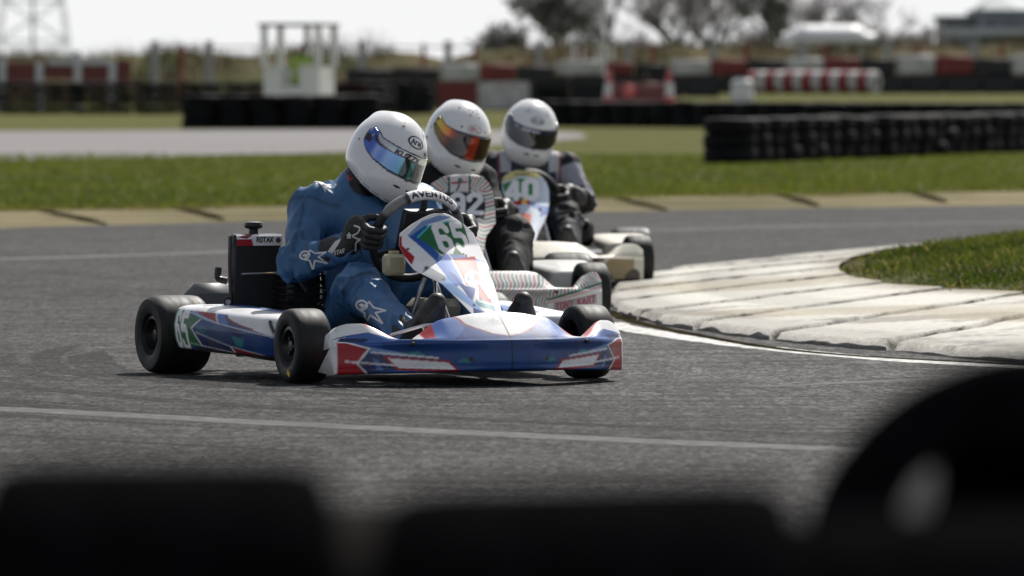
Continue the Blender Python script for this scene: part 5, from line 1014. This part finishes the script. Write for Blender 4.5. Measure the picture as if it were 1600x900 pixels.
def helmet(parent, c, yaw, pitch, roll, st, scale=1.0):
    nu, nv = 260, 170; az = np.linspace(-np.pi, np.pi, nu, endpoint=False); el = np.linspace(-np.pi / 2 + .01, np.pi / 2 - .005, nv); A, E = np.meshgrid(az, el, indexing='ij'); D = dirs(A, E); r = shell_r(D); V = D * r[..., None]
    P = V.reshape(-1, 3); col = np.tile(WHITE * .98, (len(P), 1)); q = (-P[:, 0] * .34 - P[:, 2] * .94) - .118; col[q > -.0035] = BLK
    aa, ee = A.ravel(), E.ravel(); top, bot, amax = st['edge']; tt = np.interp(np.abs(np.degrees(aa)), *top); bb = np.interp(np.abs(np.degrees(aa)), *bot); ed = np.degrees(ee)
    near_ = (np.abs(np.degrees(aa)) < amax + 1.5) & (ed < tt + 1.6) & (ed > bb - 1.8); col[near_] = (.03, .035, .05)
    seam = (np.abs(q + .012) < .0012) & (P[:, 2] < -.02); col[seam] = (.25, .25, .26)
    o = obj('helmet', P, gridF(nu, nv, cu=True), M_SHELL, parent, col); o.data.set_sharp_from_angle(angle=R(60))
    o.location = tuple(c); o.rotation_euler = (Matrix.Rotation(R(yaw), 3, 'Z') @ Matrix.Rotation(R(pitch), 3, 'Y') @ Matrix.Rotation(R(roll), 3, 'X')).to_euler(); o.scale = (scale,) * 3
    # visor
    na, ns = 200, 60; a = np.linspace(-amax, amax, na); s = np.linspace(0, 1, ns); t_ = np.interp(np.abs(a), *top); b_ = np.interp(np.abs(a), *bot); EL = b_[:, None] + (t_ - b_)[:, None] * s; D = dirs(R(1) * a[:, None] + 0 * EL, R(1) * EL)
    edge = np.minimum(np.minimum(np.arange(ns), np.arange(ns)[::-1])[None, :], np.minimum(np.arange(na), np.arange(na)[::-1])[:, None]); lift = np.where(edge == 0, -.003, np.where(edge == 1, .003, .0042)); V = D * (shell_r(D) + lift)[..., None]
    col = soften(st['visor'](np.repeat(a, ns), np.tile(s, na)), na, ns); obj('visor', V, gridF(na, ns), st['vm'], o, col)
    for sg in (-1, 1):
        for az_, el_, rr, cc in st['pivots']: helmet_patch('pivot_screw', spot(cc), sg * az_, el_, rr, rr, o, M_DECAL, .0062, (16, 16))
        for az_, el_, rr in st.get('dots', []): helmet_patch('vent_hole', spot(BLK), sg * az_, el_, rr, rr, o, M_DECAL, .001, (14, 14))
        if 'chin' in st: helmet_patch('chin_vent', slot, sg * st['chin'][0], st['chin'][1], .028, .0075, o, M_DECAL, .001, (26, 12))
        if 'brow' in st:
            def arrow(Q):
                c_ = np.tile(WHITE, (len(Q), 1)); k = inpoly(Q, [(0, .5), (.32, -.5), (.0, -.28), (-.32, -.5)]); c_[inpoly(Q, [(-.3, -.48), (0, -.1), (.3, -.48), (0, -.3)])] = BLK; c_[np.hypot(Q[:, 0] / .8, (Q[:, 1] - .22)) < .09] = BLK; return c_, k
            helmet_patch('brow_vent', arrow, sg * st['brow'][0], st['brow'][1], .030, .042, o, M_DECAL, .004, (30, 40))
    for az_, el_, rr in st.get('holes', []): helmet_patch('vent_hole', spot(BLK), az_, el_, rr, rr, o, M_DECAL, .001, (14, 14))
    for nm, fn, az_, el_, w_, h_, lf in st.get('decals', []): helmet_patch(nm, fn, az_, el_, w_, h_, o, M_DECAL, lf, (120, 70))
    return o

# ---- suit body
def suit(name, J, cloth, seed, res=.0075, big=1.0, fold=1.0, mt=None):
    g = {k: np.array(v, float) for k, v in J.items()}
    limbs = []
    for s in 'RL':
        limbs += [(g['hip' + s], g['knee' + s], .098 * big, .080 * big), (g['knee' + s], g['ankle' + s], .078 * big, .058 * big), (g['sh' + s], g['elbow' + s], .070 * big, .058 * big), (g['elbow' + s], g['wrist' + s], .058 * big, .042 * big)]
    pel, che, nk, hd = g['pelvis'], g['chest'], g['neck'], g['head']
    def f(P):
        d = cone(P, pel, pel + (che - pel) * .55, .150 * big, .150 * big); d = smin(d, cone(P, pel + (che - pel) * .5, che, .150 * big, .150 * big), .06)
        d = smin(d, cone(P, g['shR'], g['shL'], .078 * big, .078 * big), .10); d = smin(d, cone(P, che + (nk - che) * .3, nk, .10 * big, .072), .06)
        d = smin(d, cone(P, g['hipR'], g['hipL'], .105, .105), .06)
        for i, (a, b, ra, rb) in enumerate(limbs): d = smin(d, cone(P, a, b, ra, rb), .022 if i % 4 in (1, 3) else (.045 if i % 4 == 0 else .026))
        col = np.maximum(cone(P, nk, nk + (hd - nk) * .38, .080, .074), 0 * d - 1); d = smin(d, col, .012)
        d = smin(d, ell(P, hd, (.085, .075, .10)), .02); return d
    pts = np.array(list(g.values())); V, F = nets(f, pts.min(0) - .2, pts.max(0) + .2, res); V = relax(V, F, 1); N = vnormals(V, F)
    # cloth folds: bands that gather at the joints, plus loose creasing
    disp = np.zeros(len(V)); nz = vnoise(V + seed, 9); nz2 = vnoise(V + seed + 11, 17)
    for i, (a, b, ra, rb) in enumerate(limbs):
        ab = b - a; L = np.linalg.norm(ab); t = np.clip((V - a) @ ab / L ** 2, -.15, 1.15); dd = np.linalg.norm(V - a - t[:, None] * ab, axis=1); wl = np.clip(1.6 - dd / (ra + t * (rb - ra)), 0, .6) / .6
        env = np.exp(-((t - 1) / .32) ** 2) + .7 * np.exp(-(t / .28) ** 2) + .22; e1 = unit(np.cross(ab, [.3, .5, 1])); e2 = np.cross(unit(ab), e1); q = V - a; ang = np.arctan2(q @ e1, q @ e2)
        tw = t * L + .030 * np.sin(ang + seed + i); Qn = np.stack([tw * 15 + 2.2 * nz, 1.1 * np.cos(ang) + 5, 1.1 * np.sin(ang) + i * 7 + 4], -1); w_ = 1 - np.abs(2 * vnoise(Qn, 1.0) - 1); disp += wl * env * .0135 * (w_ ** 2.2 - .38)
    rid = 1 - np.abs(2 * vnoise(V * [1, 1, .55] + seed + 5, 7.5) - 1); disp += .0080 * (rid ** 2 - .45); disp += .0018 * (1 - np.abs(2 * vnoise(V + seed + 9, 18) - 1) - .5)
    hdm = np.linalg.norm(V - hd, axis=1) < .14; disp[hdm] = 0; nkm = np.linalg.norm(V - nk, axis=1) < .11; disp[nkm] *= .3
    V = V + N * (disp * fold)[:, None]; V = relax(V, F, 1, .3)
    c = cloth(V, g, limbs); c[np.linalg.norm(V - hd, axis=1) < .135] = (.012, .012, .013)
    return obj(name, V, F, mt or M_SUIT, None, c), V, F
def cloth_decal(name, V, F, mw, origin, view, e1, w_, h_, paint, parent, n=(110, 90), lift=.0018):
    view = unit(view); e1 = unit(np.asarray(e1, float) - view * np.dot(e1, view)); e2 = np.cross(view, e1) * 1.0
    if e2[2] < 0: e2 = -e2
    bv = BVHTree.FromPolygons(V.tolist(), F.tolist()); A, B = np.meshgrid(np.linspace(-.5, .5, n[0]), np.linspace(-.5, .5, n[1]), indexing='ij'); Q = np.stack([A.ravel(), B.ravel()], -1); P = np.zeros((len(Q), 3)); ok = np.zeros(len(Q), bool)
    for i, (a, b) in enumerate(Q):
        h = bv.ray_cast(Vector(np.asarray(origin) + e1 * a * w_ + e2 * b * h_ - view * .35), Vector(view), .7)
        if h[0] is not None: P[i] = np.array(h[0]) - view * lift; ok[i] = True
    c, keep = paint(Q); keep = keep & ok; Fg = gridF(*n); Fg = Fg[keep[Fg].sum(1) >= 2]; Fg = Fg[ok[Fg].all(1)]
    return obj(name, P, Fg, M_DECAL, parent, c, loc=None)
def star_logo(col):                                      # outlined star with a looped A, as on the suit
    def f(Q):
        st = [(-.05, .30), (.10, .12), (.48, .05), (.18, -.06), (.42, -.40), (.02, -.16), (-.12, -.52), (-.16, -.10), (-.32, -.02)]; c = np.tile(np.array(col, float), (len(Q), 1)); d = dline(Q, st + [st[0]]); t = np.linspace(0, 2 * np.pi, 20)
        lo = np.stack([-.30 + .16 * np.cos(t), .14 + .15 * np.sin(t)], -1); d = np.minimum(d, np.abs(np.hypot((Q[:, 0] + .28) / .17, (Q[:, 1] - .16) / .16) - 1) * .16); k = d < .030
        k |= np.hypot((Q[:, 0] + .28) / .08, (Q[:, 1] - .16) / .05) < 1; return c, k
    return f
def glove(parent, C, T, Rd, N, wrist, elbow, mirror, paintf=None):
    # C centre of the grip on the rim, T along the rim, Rd away from the wheel centre, N towards the driver
    C, T, Rd, N, wrist, elbow = [np.asarray(a, float) for a in (C, T, Rd, N, wrist, elbow)]
    L = lambda a, b, c_: C + T * a + Rd * b + N * c_
    chains = []; fl = [1.0, 1.07, 1.02, .88]
    for i, k in enumerate(fl):
        a = (1.5 - i) * .0225; chains.append(([L(a * .95, .046, .018), L(a, .034 * k + .006, -.030), L(a, .002, -.040 * k), L(a * .97, -.024, -.020), L(a * .95, -.026, .004)], [.0125, .0125, .0118, .0108, .0095]))
    chains.append(([L(.030, .040, .040), L(.050, .022, .034), L(.056, -.002, .028), L(.052, -.022, .020)], [.016, .0145, .013, .011]))
    pal = [L(.03, .044, .020), L(-.034, .044, .020), L(.024, .052, .052), L(-.024, .052, .052)]
    ax = unit(wrist - elbow)
    def f(P):
        d = cone(P, pal[0], pal[1], .017, .017); d = smin(d, cone(P, pal[2], pal[3], .020, .020), .03); d = smin(d, cone(P, (pal[0] + pal[1]) / 2, (pal[2] + pal[3]) / 2, .028, .03), .02); d = smin(d, cone(P, (pal[2] + pal[3]) / 2, wrist, .032, .036), .03)
        d = smin(d, cone(P, wrist, wrist - ax * .085, .042, .054), .02)
        for pts, rr in chains:
            e = None
            for a, b, ra, rb in zip(pts[:-1], pts[1:], rr[:-1], rr[1:]): e_ = cone(P, a, b, ra, rb); e = e_ if e is None else np.minimum(e, e_)
            d = smin(d, e, .006)
        return d
    pts = np.array([p for c_, _ in chains for p in c_] + pal + [wrist, wrist - ax * .09]); V, F = nets(f, pts.min(0) - .06, pts.max(0) + .06, .0034); V = relax(V, F, 1); Nn = vnormals(V, F); V = V + Nn * (.0022 * (vnoise(V + 3, 45) - .5) + .003 * (vnoise(V, 90) - .5) * (np.abs((V - wrist) @ ax) < .09))[:, None]
    c = np.tile(np.array([.011, .011, .012]), (len(V), 1)); o = obj('glove', V, F, M_GLOVE, parent, c); return o, V, F
def boot(parent, heel, toe, ankle, sole=True):
    heel, toe, ankle = [np.asarray(a, float) for a in (heel, toe, ankle)]; mid = heel + (toe - heel) * .55
    ball = heel + (toe - heel) * .72; up = unit(ankle - heel)
    def f(P):
        d = cone(P, heel + up * .02, ankle + up * .05, .042, .05); d = smin(d, cone(P, heel + up * .005, ball, .034, .043), .03); d = smin(d, cone(P, ball, toe, .043, .033), .02); d = smin(d, cone(P, ankle, ball + up * .008, .045, .036), .04); return d
    pts = np.array([heel, toe, ankle + up * .06]); V, F = nets(f, pts.min(0) - .08, pts.max(0) + .08, .006); V = relax(V, F, 1)
    c = np.tile(np.array([.006, .006, .007]), (len(V), 1)); ax = unit(toe - heel); nrm = unit(np.cross(np.cross(ax, up), ax)); dq = (V - heel) @ -nrm; c[dq > .026] = (.03, .03, .03)
    ft = (V - heel) @ ax; lat = (V - heel) @ unit(np.cross(ax, up)); c[(np.abs(lat) < .006) & (ft > .10) & (ft < .19) & (dq > .02)] = (.45, .32, .05)
    return obj('boot', V, F, M_BOOT, parent, c)
def gloves_for(body, Wc, rim_r, angs, J, up=(.44, 0, .90)):
    u = unit(up); l = np.array([0, 1.0, 0]); nrm = np.cross(l, u); out = []
    for s, a in zip('RL', angs):
        rad = math.cos(a) * l + math.sin(a) * u; C = np.asarray(Wc) + rim_r * rad; T = -math.sin(a) * l + math.cos(a) * u
        if T[2] < 0: T = -T
        out.append(glove(body, C, T, rad, -nrm, J['wrist' + s], J['elbow' + s], s))
    return out
# ------------------------------------------------------------------ the three karts and their drivers
def place(o, pos, yaw): o.location = (pos[0], pos[1], .008); o.rotation_euler = (0, 0, -R(90 - yaw))
K65 = dict(fm=M_FAIR, nose=nose_paint65, pod=pod_paint65, rows=rows65(), panel=panel_paint65, radiator=True, grey_wheel=True, wheel_text='AVENTUS', panel_off=(.036, -.004, -.012), steer=-2, crown=.05)
P65, Y65 = (-.231, 27.2), 25.0
build_kart('racing_kart', 'blue white and red racing kart numbered 65, leading in front', P65, Y65, K65)
J = dict(pelvis=(-.60, 0, .22), chest=(-.63, -.035, .52), neck=(-.60, -.055, .68), head=(-.55, -.005, .775), shR=(-.63, -.235, .60), shL=(-.60, .16, .60), elbowR=(-.53, -.335, .405), elbowL=(-.48, .24, .40), wristR=(-.335, -.225, .465), wristL=(-.33, .20, .475),
         hipR=(-.56, -.11, .20), hipL=(-.56, .10, .20), kneeR=(-.22, -.235, .325), kneeL=(-.22, .135, .315), ankleR=(.10, -.20, .165), ankleL=(.10, .165, .165))
def cloth65(V, g, limbs):
    c = np.tile(np.array([.036, .112, .240]), (len(V), 1)); x, y, z = V.T
    n = vnoise(V, 4)[:, None]; c = c * (.85 + .3 * n)
    back = (x < -.70) & (z > .30); c[back] = (.010, .010, .012)
    pr = np.linalg.norm(V - g['shR'], axis=1); c[(x < -.665) & (y < -.20) & (z > .42)] = (.010, .010, .012)
    c[(z > .735) & (np.linalg.norm(V - g['neck'], axis=1) < .16)] = (.014, .012, .014)
    red = (np.linalg.norm(V - (g['neck'] + np.array([.045, -.075, .065])), axis=1) < .030); c[red] = (.45, .02, .015)
    c[np.linalg.norm((V - np.array([-.50, -.075, .705])) / [1, 1, .9], axis=1) < .075] = (.008, .008, .010)
    red = np.linalg.norm(V - np.array([-.545, -.118, .725]), axis=1) < .030; c[red] = (.45, .02, .015)
    seat_ = (z < .17) & (x < -.35); c[seat_] = (.02, .05, .13)
    sm = np.zeros(len(V))
    for s in 'RL':
        for a, b, t0 in (('sh', 'elbow', .06), ('elbow', 'wrist', .35), ('knee', 'ankle', .12), ('hip', 'knee', .80)):
            A, B = g[a + s], g[b + s]; L = np.linalg.norm(B - A); t = (V - A) @ (B - A) / L ** 2; dd = np.linalg.norm(V - A - np.clip(t, 0, 1)[:, None] * (B - A), axis=1); sm = np.maximum(sm, np.exp(-((t - t0) * L / .0065) ** 2) * (dd < .12))
            if a in ('sh', 'elbow'):
                e = unit(np.cross(B - A, [0, 0, 1.0])); q = V - A - t[:, None] * (B - A); sm = np.maximum(sm, np.exp(-((q @ e) / .0065) ** 2) * ((q[:, 2] > 0) & (t > .06) & (t < 1) & (dd < .11)))
    sm = np.maximum(sm, np.exp(-((y + .02 + .05 * (z - .5)) / .007) ** 2) * ((x > -.56) & (z > .30) & (z < .66)))
    c = c * (1 - .5 * sm[:, None])
    return c
body, V, F = suit('person', J, cloth65, 3.0, fold=1.45, res=.006); place(body, P65, Y65); tag(body, 'driver in a blue racing suit and white helmet with blue visor', 'person', 'kart drivers')
cv = np.array([-math.sin(R(Y65)) * 0, 0, 0]);  view = np.array([-math.cos(R(Y65)), math.sin(R(Y65)), -.04]); right = np.array([math.sin(R(Y65)), math.cos(R(Y65)), 0])    # towards the car's right rear, and along its side
def shoulder_badge(Q):
    c = np.tile(WHITE * .8, (len(Q), 1)); k = inpoly(Q, [(-.48, .25), (.1, .45), (.48, .2), (.2, -.45), (-.05, -.1)]); c[(dline(Q, [(-.15, .28), (.1, .1), (.15, -.2)]) < .05) | (dline(Q, [(.1, .3), (.25, .05)]) < .03)] = (.05, .06, .10); return c, k
cloth_decal('badge', V, F, None, (-.60, -.215, .665), (-.25, .35, -1.0), right, .085, .085, shoulder_badge, body)
cloth_decal('star_badge', V, F, None, (-.47, -.30, .425), view, right + np.array([0, 0, .25]), .10, .085, star_logo(WHITE * .8), body)
cloth_decal('star_badge', V, F, None, (-.10, -.245, .245), view, right + np.array([0, 0, -.10]), .115, .10, star_logo(WHITE * .8), body)
(gr, gv, gf), _ = gloves_for(body, (-.25, 0, .50), .165, (math.pi - .05, .05), J)
def squiggle(Q):
    c = np.tile(WHITE * .75, (len(Q), 1)); d = dline(Q, spline([(-.02, .48), (.20, .40), (.12, .22), (-.10, .12), (.10, .02), (.22, -.02), (.05, -.12), (.02, -.40)], 40)); k = d < .028; k |= (dline(Q, [(-.30, .05), (-.24, .22), (-.20, .05), (-.32, .15), (-.18, .15)]) < .03); return c, k
def cuffmark(Q):
    c = np.tile(WHITE * .75, (len(Q), 1)); k = inpoly(Q, [(-.5, -.2), (.1, .42), (.42, .5), (.3, .3), (-.25, -.35)]); k |= text_mask(Q, 'STAR', -.12, -.36, .5, .22, .14, .5); return c, k
cloth_decal('glove_print', gv, gf, None, (-.30, -.215, .49), view, right, .085, .10, squiggle, gr, (90, 90), .0012)
cloth_decal('glove_print', gv, gf, None, (-.385, -.255, .455), view, right + np.array([0, 0, .25]), .075, .06, cuffmark, gr, (90, 70), .0012)
boot(body, (.165, -.195, .075), (.285, -.165, .285), (.11, -.20, .15)); boot(body, (.165, .195, .075), (.285, .165, .285), (.11, .195, .15))
E1 = (([0, 30, 55, 68, 80, 90], [11, 12, 16, 24, 27, 19]), ([0, 30, 55, 75, 85, 90], [-22, -21, -17, -9, 0, 10]), 88)
def visor1(a, s):
    a = -a; c = np.zeros((len(a), 3)); t = np.clip(a / 88, -1, 1)      # driver's right side is a > 0 here
    stops = [(-1, (.02, .05, .16)), (-.35, (.015, .02, .06)), (-.08, (.012, .025, .03)), (-.02, (.06, .30, .34)), (.03, (.012, .03, .035)), (.14, (.012, .03, .04)), (.17, (.10, .34, .46)), (.30, (.22, .38, .68)), (.42, (.30, .50, .78)), (.52, (.16, .26, .62)), (.64, (.30, .40, .74)), (.72, (.06, .12, .46)), (1, (.04, .10, .42))]  # mirror tint with bright and dark sky reflections painted in across the width
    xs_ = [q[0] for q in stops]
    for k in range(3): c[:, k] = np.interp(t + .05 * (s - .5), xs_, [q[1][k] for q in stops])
    A = np.stack([a, s], -1); strip = inpoly(A, [(-80, .70), (8, .70), (35, .66), (58, .64), (66, .98), (-80, .98)]); c[strip] = (.52, .54, .55); c[inpoly(A, [(8, .70), (35, .66), (66, .60), (70, .82), (58, .74), (38, .68)])] = (.02, .02, .04); c[dline(A / [88, 1], [(8 / 88, .70), (35 / 88, .69), (62 / 88, .80)]) < .012] = RED * .7
    Q = np.stack([-a, s], -1); c[text_mask(Q, 'KUZZX', -30, .70, 40, .20, .24, .2)] = (.012, .012, .035)
    c[inpoly(A, [(74, .30), (88, .30), (88, .58), (78, .62), (70, .52)])] = BLK; return c
M_V1 = mat('mirror_visor', attr=True, rough=.10, metal=.55, coat=.8, coat_rough=.03)
H1 = dict(edge=E1, visor=visor1, vm=M_V1, pivots=[(81, 21, .013, (.30, .32, .36)), (72, 14, .011, (.25, .26, .30)), (82, 6, .014, BLK)], chin=(10, -32), brow=(32, 52), dots=[(98, 0, .008)],
          decals=[('oval_badge', oval('Arai', BLK, .19), 0, 30, .078, .048, .0012), ('brow_plug', spot(BLK), 26, 18, .012, .016, .003)])
helmet(body, (-.55, .028, .794), 11, 14, -20, H1, .985)

# ---- second kart
P92, Y92 = ((728 - 800) / FPX * 33.5, 33.5), 8.0
c8, s8 = math.cos(R(Y92)), math.sin(R(Y92))
K92 = dict(fm=mat('striped_livery', attr=True, rough=.4, coat=.3, noise=.06, nscale=14, dirt=(.14, .12, .10), dscale=5, dthr=(.6, .9)), nose=nose_paint92, pod=pod_plain(np.array([.55, .54, .50]), np.array([.45, .42, .38])), panel=panel_paint92, rows=rows_from(L92, 728, 33.5, [-.10, -.09, -.08, -.06, -.02, .03, .07, .11, .2, .29, .36], None, c8, s8), steer=4, crown=.05,
           zc=[.246, .246, .244, .236, .19, .150, .155, .215, .238, .240, .20], of=[.10, .10, .095, .09, .08, .07, .065, .055, .05, .045, .03], wheel_c=(-.27, 0, .455))
build_kart('racing_kart', 'white racing kart numbered 92 with red and green stripes, second in line', P92, Y92, K92)
J2 = dict(pelvis=(-.60, .0, .22), chest=(-.62, .02, .52), neck=(-.59, .035, .68), head=(-.55, .043, .78), shR=(-.60, -.20, .60), shL=(-.60, .14, .60), elbowR=(-.46, -.30, .42), elbowL=(-.45, .20, .43), wristR=(-.33, -.215, .475), wristL=(-.33, .23, .47),
          hipR=(-.56, -.11, .20), hipL=(-.56, .11, .20), kneeR=(-.22, -.23, .33), kneeL=(-.20, .235, .37), ankleR=(.10, -.20, .165), ankleL=(.10, .195, .165))
def cloth92(V, g, limbs):
    c = np.tile(np.array([.010, .0105, .012]), (len(V), 1)); d = np.linalg.norm(V - np.array([-.50, -.16, .61]), axis=1); c[d < .018] = (.05, .12, .3); return c
b2, V2, F2 = suit('person', J2, cloth92, 8.0, .0075, 1.0, 1.0, M_SUIT2); place(b2, P92, Y92); tag(b2, 'driver in an all black suit and white helmet with orange visor', 'person', 'kart drivers')
gloves_for(b2, (-.27, 0, .455), .165, (math.pi - .05, .05), J2); boot(b2, (.165, -.195, .075), (.285, -.165, .285), (.11, -.20, .15)); boot(b2, (.165, .195, .075), (.285, .165, .285), (.11, .195, .15))
def visor2(a, s):
    a = -a; c = np.zeros((len(a), 3)); stops = [(-90, (.40, .42, .05)), (-60, (.35, .20, .02)), (-40, (.05, .02, .01)), (-12, (.03, .012, .012)), (-6, (.45, .035, .012)), (3, (.30, .02, .01)), (8, (.02, .01, .012)), (30, (.025, .01, .012)), (40, (.30, .03, .01)), (48, (.70, .22, .02)), (62, (.72, .40, .03)), (80, (.60, .55, .04)), (90, (.05, .08, .03))]
    for k in range(3): c[:, k] = np.interp(a + 6 * (s - .5), [q[0] for q in stops], [q[1][k] for q in stops])
    low = (a > 30) & (s < .55); c[low] = c[low] * .25; return c
E2 = (([0, 30, 55, 72, 82, 88], [13, 13, 16, 24, 27, 22]), ([0, 30, 55, 75, 84, 88], [-24, -22, -14, -3, 6, 14]), 86)
H2 = dict(edge=E2, visor=visor2, vm=mat('fire_visor', attr=True, rough=.12, metal=.4, coat=.8, coat_rough=.03), pivots=[(80, 21, .013, BLK), (82, 10, .012, BLK)], chin=(14, -34), dots=[(26, 23, .009), (92, 2, .009)],
          holes=[(-6, 58, .007), (8, 55, .007), (-16, 62, .007), (14, 64, .005), (-14, 49, .008), (10, 47, .008), (-52, 58, .008)], decals=[('oval_badge', oval('BELL', RED * .9, .15, ring=np.array([.35, .33, .33])), 0, 24, .070, .040, .0012), ('side_letters', lambda Q: (np.tile(BLK, (len(Q), 1)), text_mask(Q, 'BELL', -.4, -.3, .8, .6, .2)), -98, -18, .04, .014, .0012)])
helmet(b2, (-.55, .043, .806), 20 - Y92 + 4, 14, -13, H2, 1.025)

# ---- third kart
P40, Y40 = ((828 - 800) / FPX * 39.2, 39.2), 4.0
c4, s4 = math.cos(R(Y40)), math.sin(R(Y40))
K40 = dict(fm=M_MATTE, nose=nose_paint40, pod=pod_plain(CREAM, np.array([.30, .24, .14])), panel=panel_paint40, rows=rows_from(L40, 828, 39.2, [-.08, -.08, -.07, -.06, -.04, 0, .06, .13, .2, .27], None, c4, s4), steer=6, intake=True, engine=True, crown=.06, rear_plastic=False,
           zc=[.25, .248, .24, .215, .175, .18, .215, .235, .235, .225, .20], wheel_c=(-.28, 0, .43))
build_kart('racing_kart', 'cream and white racing kart numbered 40, last of the three in line', P40, Y40, K40)
J3 = dict(pelvis=(-.60, .0, .22), chest=(-.62, .03, .52), neck=(-.59, .035, .67), head=(-.55, .04, .765), shR=(-.60, -.16, .60), shL=(-.58, .225, .595), elbowR=(-.48, -.26, .42), elbowL=(-.46, .31, .42), wristR=(-.33, -.215, .475), wristL=(-.33, .225, .47),
          hipR=(-.56, -.11, .20), hipL=(-.56, .11, .20), kneeR=(-.22, -.22, .33), kneeL=(-.20, .20, .34), ankleR=(.10, -.20, .165), ankleL=(.10, .195, .165))
def cloth40(V, g, limbs):
    c = np.tile(np.array([.036, .043, .066]), (len(V), 1)); x, y, z = V.T; c[(np.abs(y - .03) > .17) & (z > .50) & (x > -.70)] = (.012, .013, .017)
    a, b = g['shL'], g['elbowL']; t = (V - a) @ (b - a) / ((b - a) @ (b - a)); arm = (y > .17) & (t > .12) & (t < 1.25) & (z > .36); c[arm] = (.27, .275, .32); c[arm & (np.abs(t - .62) < .10) & (vnoise(V, 18) > .48)] = (.05, .02, .03); c[(y > .15) & (t > .1) & (x > -.44)] = (.012, .012, .015)
    a, b = g['shR'], g['elbowR']; c[(y < -.2) & (z > .36)] = (.05, .055, .07); c[(np.abs(np.abs(y - .035) - .125) < .028) & (z > .575) & (x > -.68)] = (.42, .43, .46)
    c[(np.abs(np.abs(y - .035) - .155) < .005) & (z > .5)] = (.25, .05, .05); c[z < .36] = (.014, .016, .022); return c
b3, V3, F3 = suit('person', J3, cloth40, 14.0, .0075, 1.0, 1.0, M_SUIT2); place(b3, P40, Y40); tag(b3, 'driver in a grey and black suit and white helmet with dark visor', 'person', 'kart drivers')
gloves_for(b3, (-.28, 0, .43), .165, (math.pi - .05, .05), J3); boot(b3, (.165, -.195, .075), (.285, -.165, .285), (.11, -.20, .15)); boot(b3, (.165, .195, .075), (.285, .165, .285), (.11, .195, .15))
def visor3(a, s):
    c = np.tile(np.array([.010, .011, .014]), (len(a), 1)); c[s > .76] = (.012, .02, .06); Q = np.stack([a, s], -1); c[text_mask(Q, 'SUPER', -30, .80, 36, .12, .2, .2)] = (.5, .52, .58); c[inpoly(Q, [(-48, .82), (-38, .82), (-38, .9), (-46, .92)])] = (.4, .42, .5); return c
H3 = dict(edge=E1, visor=visor3, vm=mat('dark_visor', attr=True, rough=.08, coat=.8, coat_rough=.03), pivots=[(81, 21, .013, BLK)], chin=(9, -31), brow=(30, 50), dots=[(86, 12, .012)], decals=[('oval_badge', oval('Arai', np.array([.05, .08, .09]), .17, ring=np.array([.05, .07, .08])), 0, 29, .07, .040, .0012)])
helmet(b3, (-.55, .042, .792), 6, 12, -11, H3, 1.025)
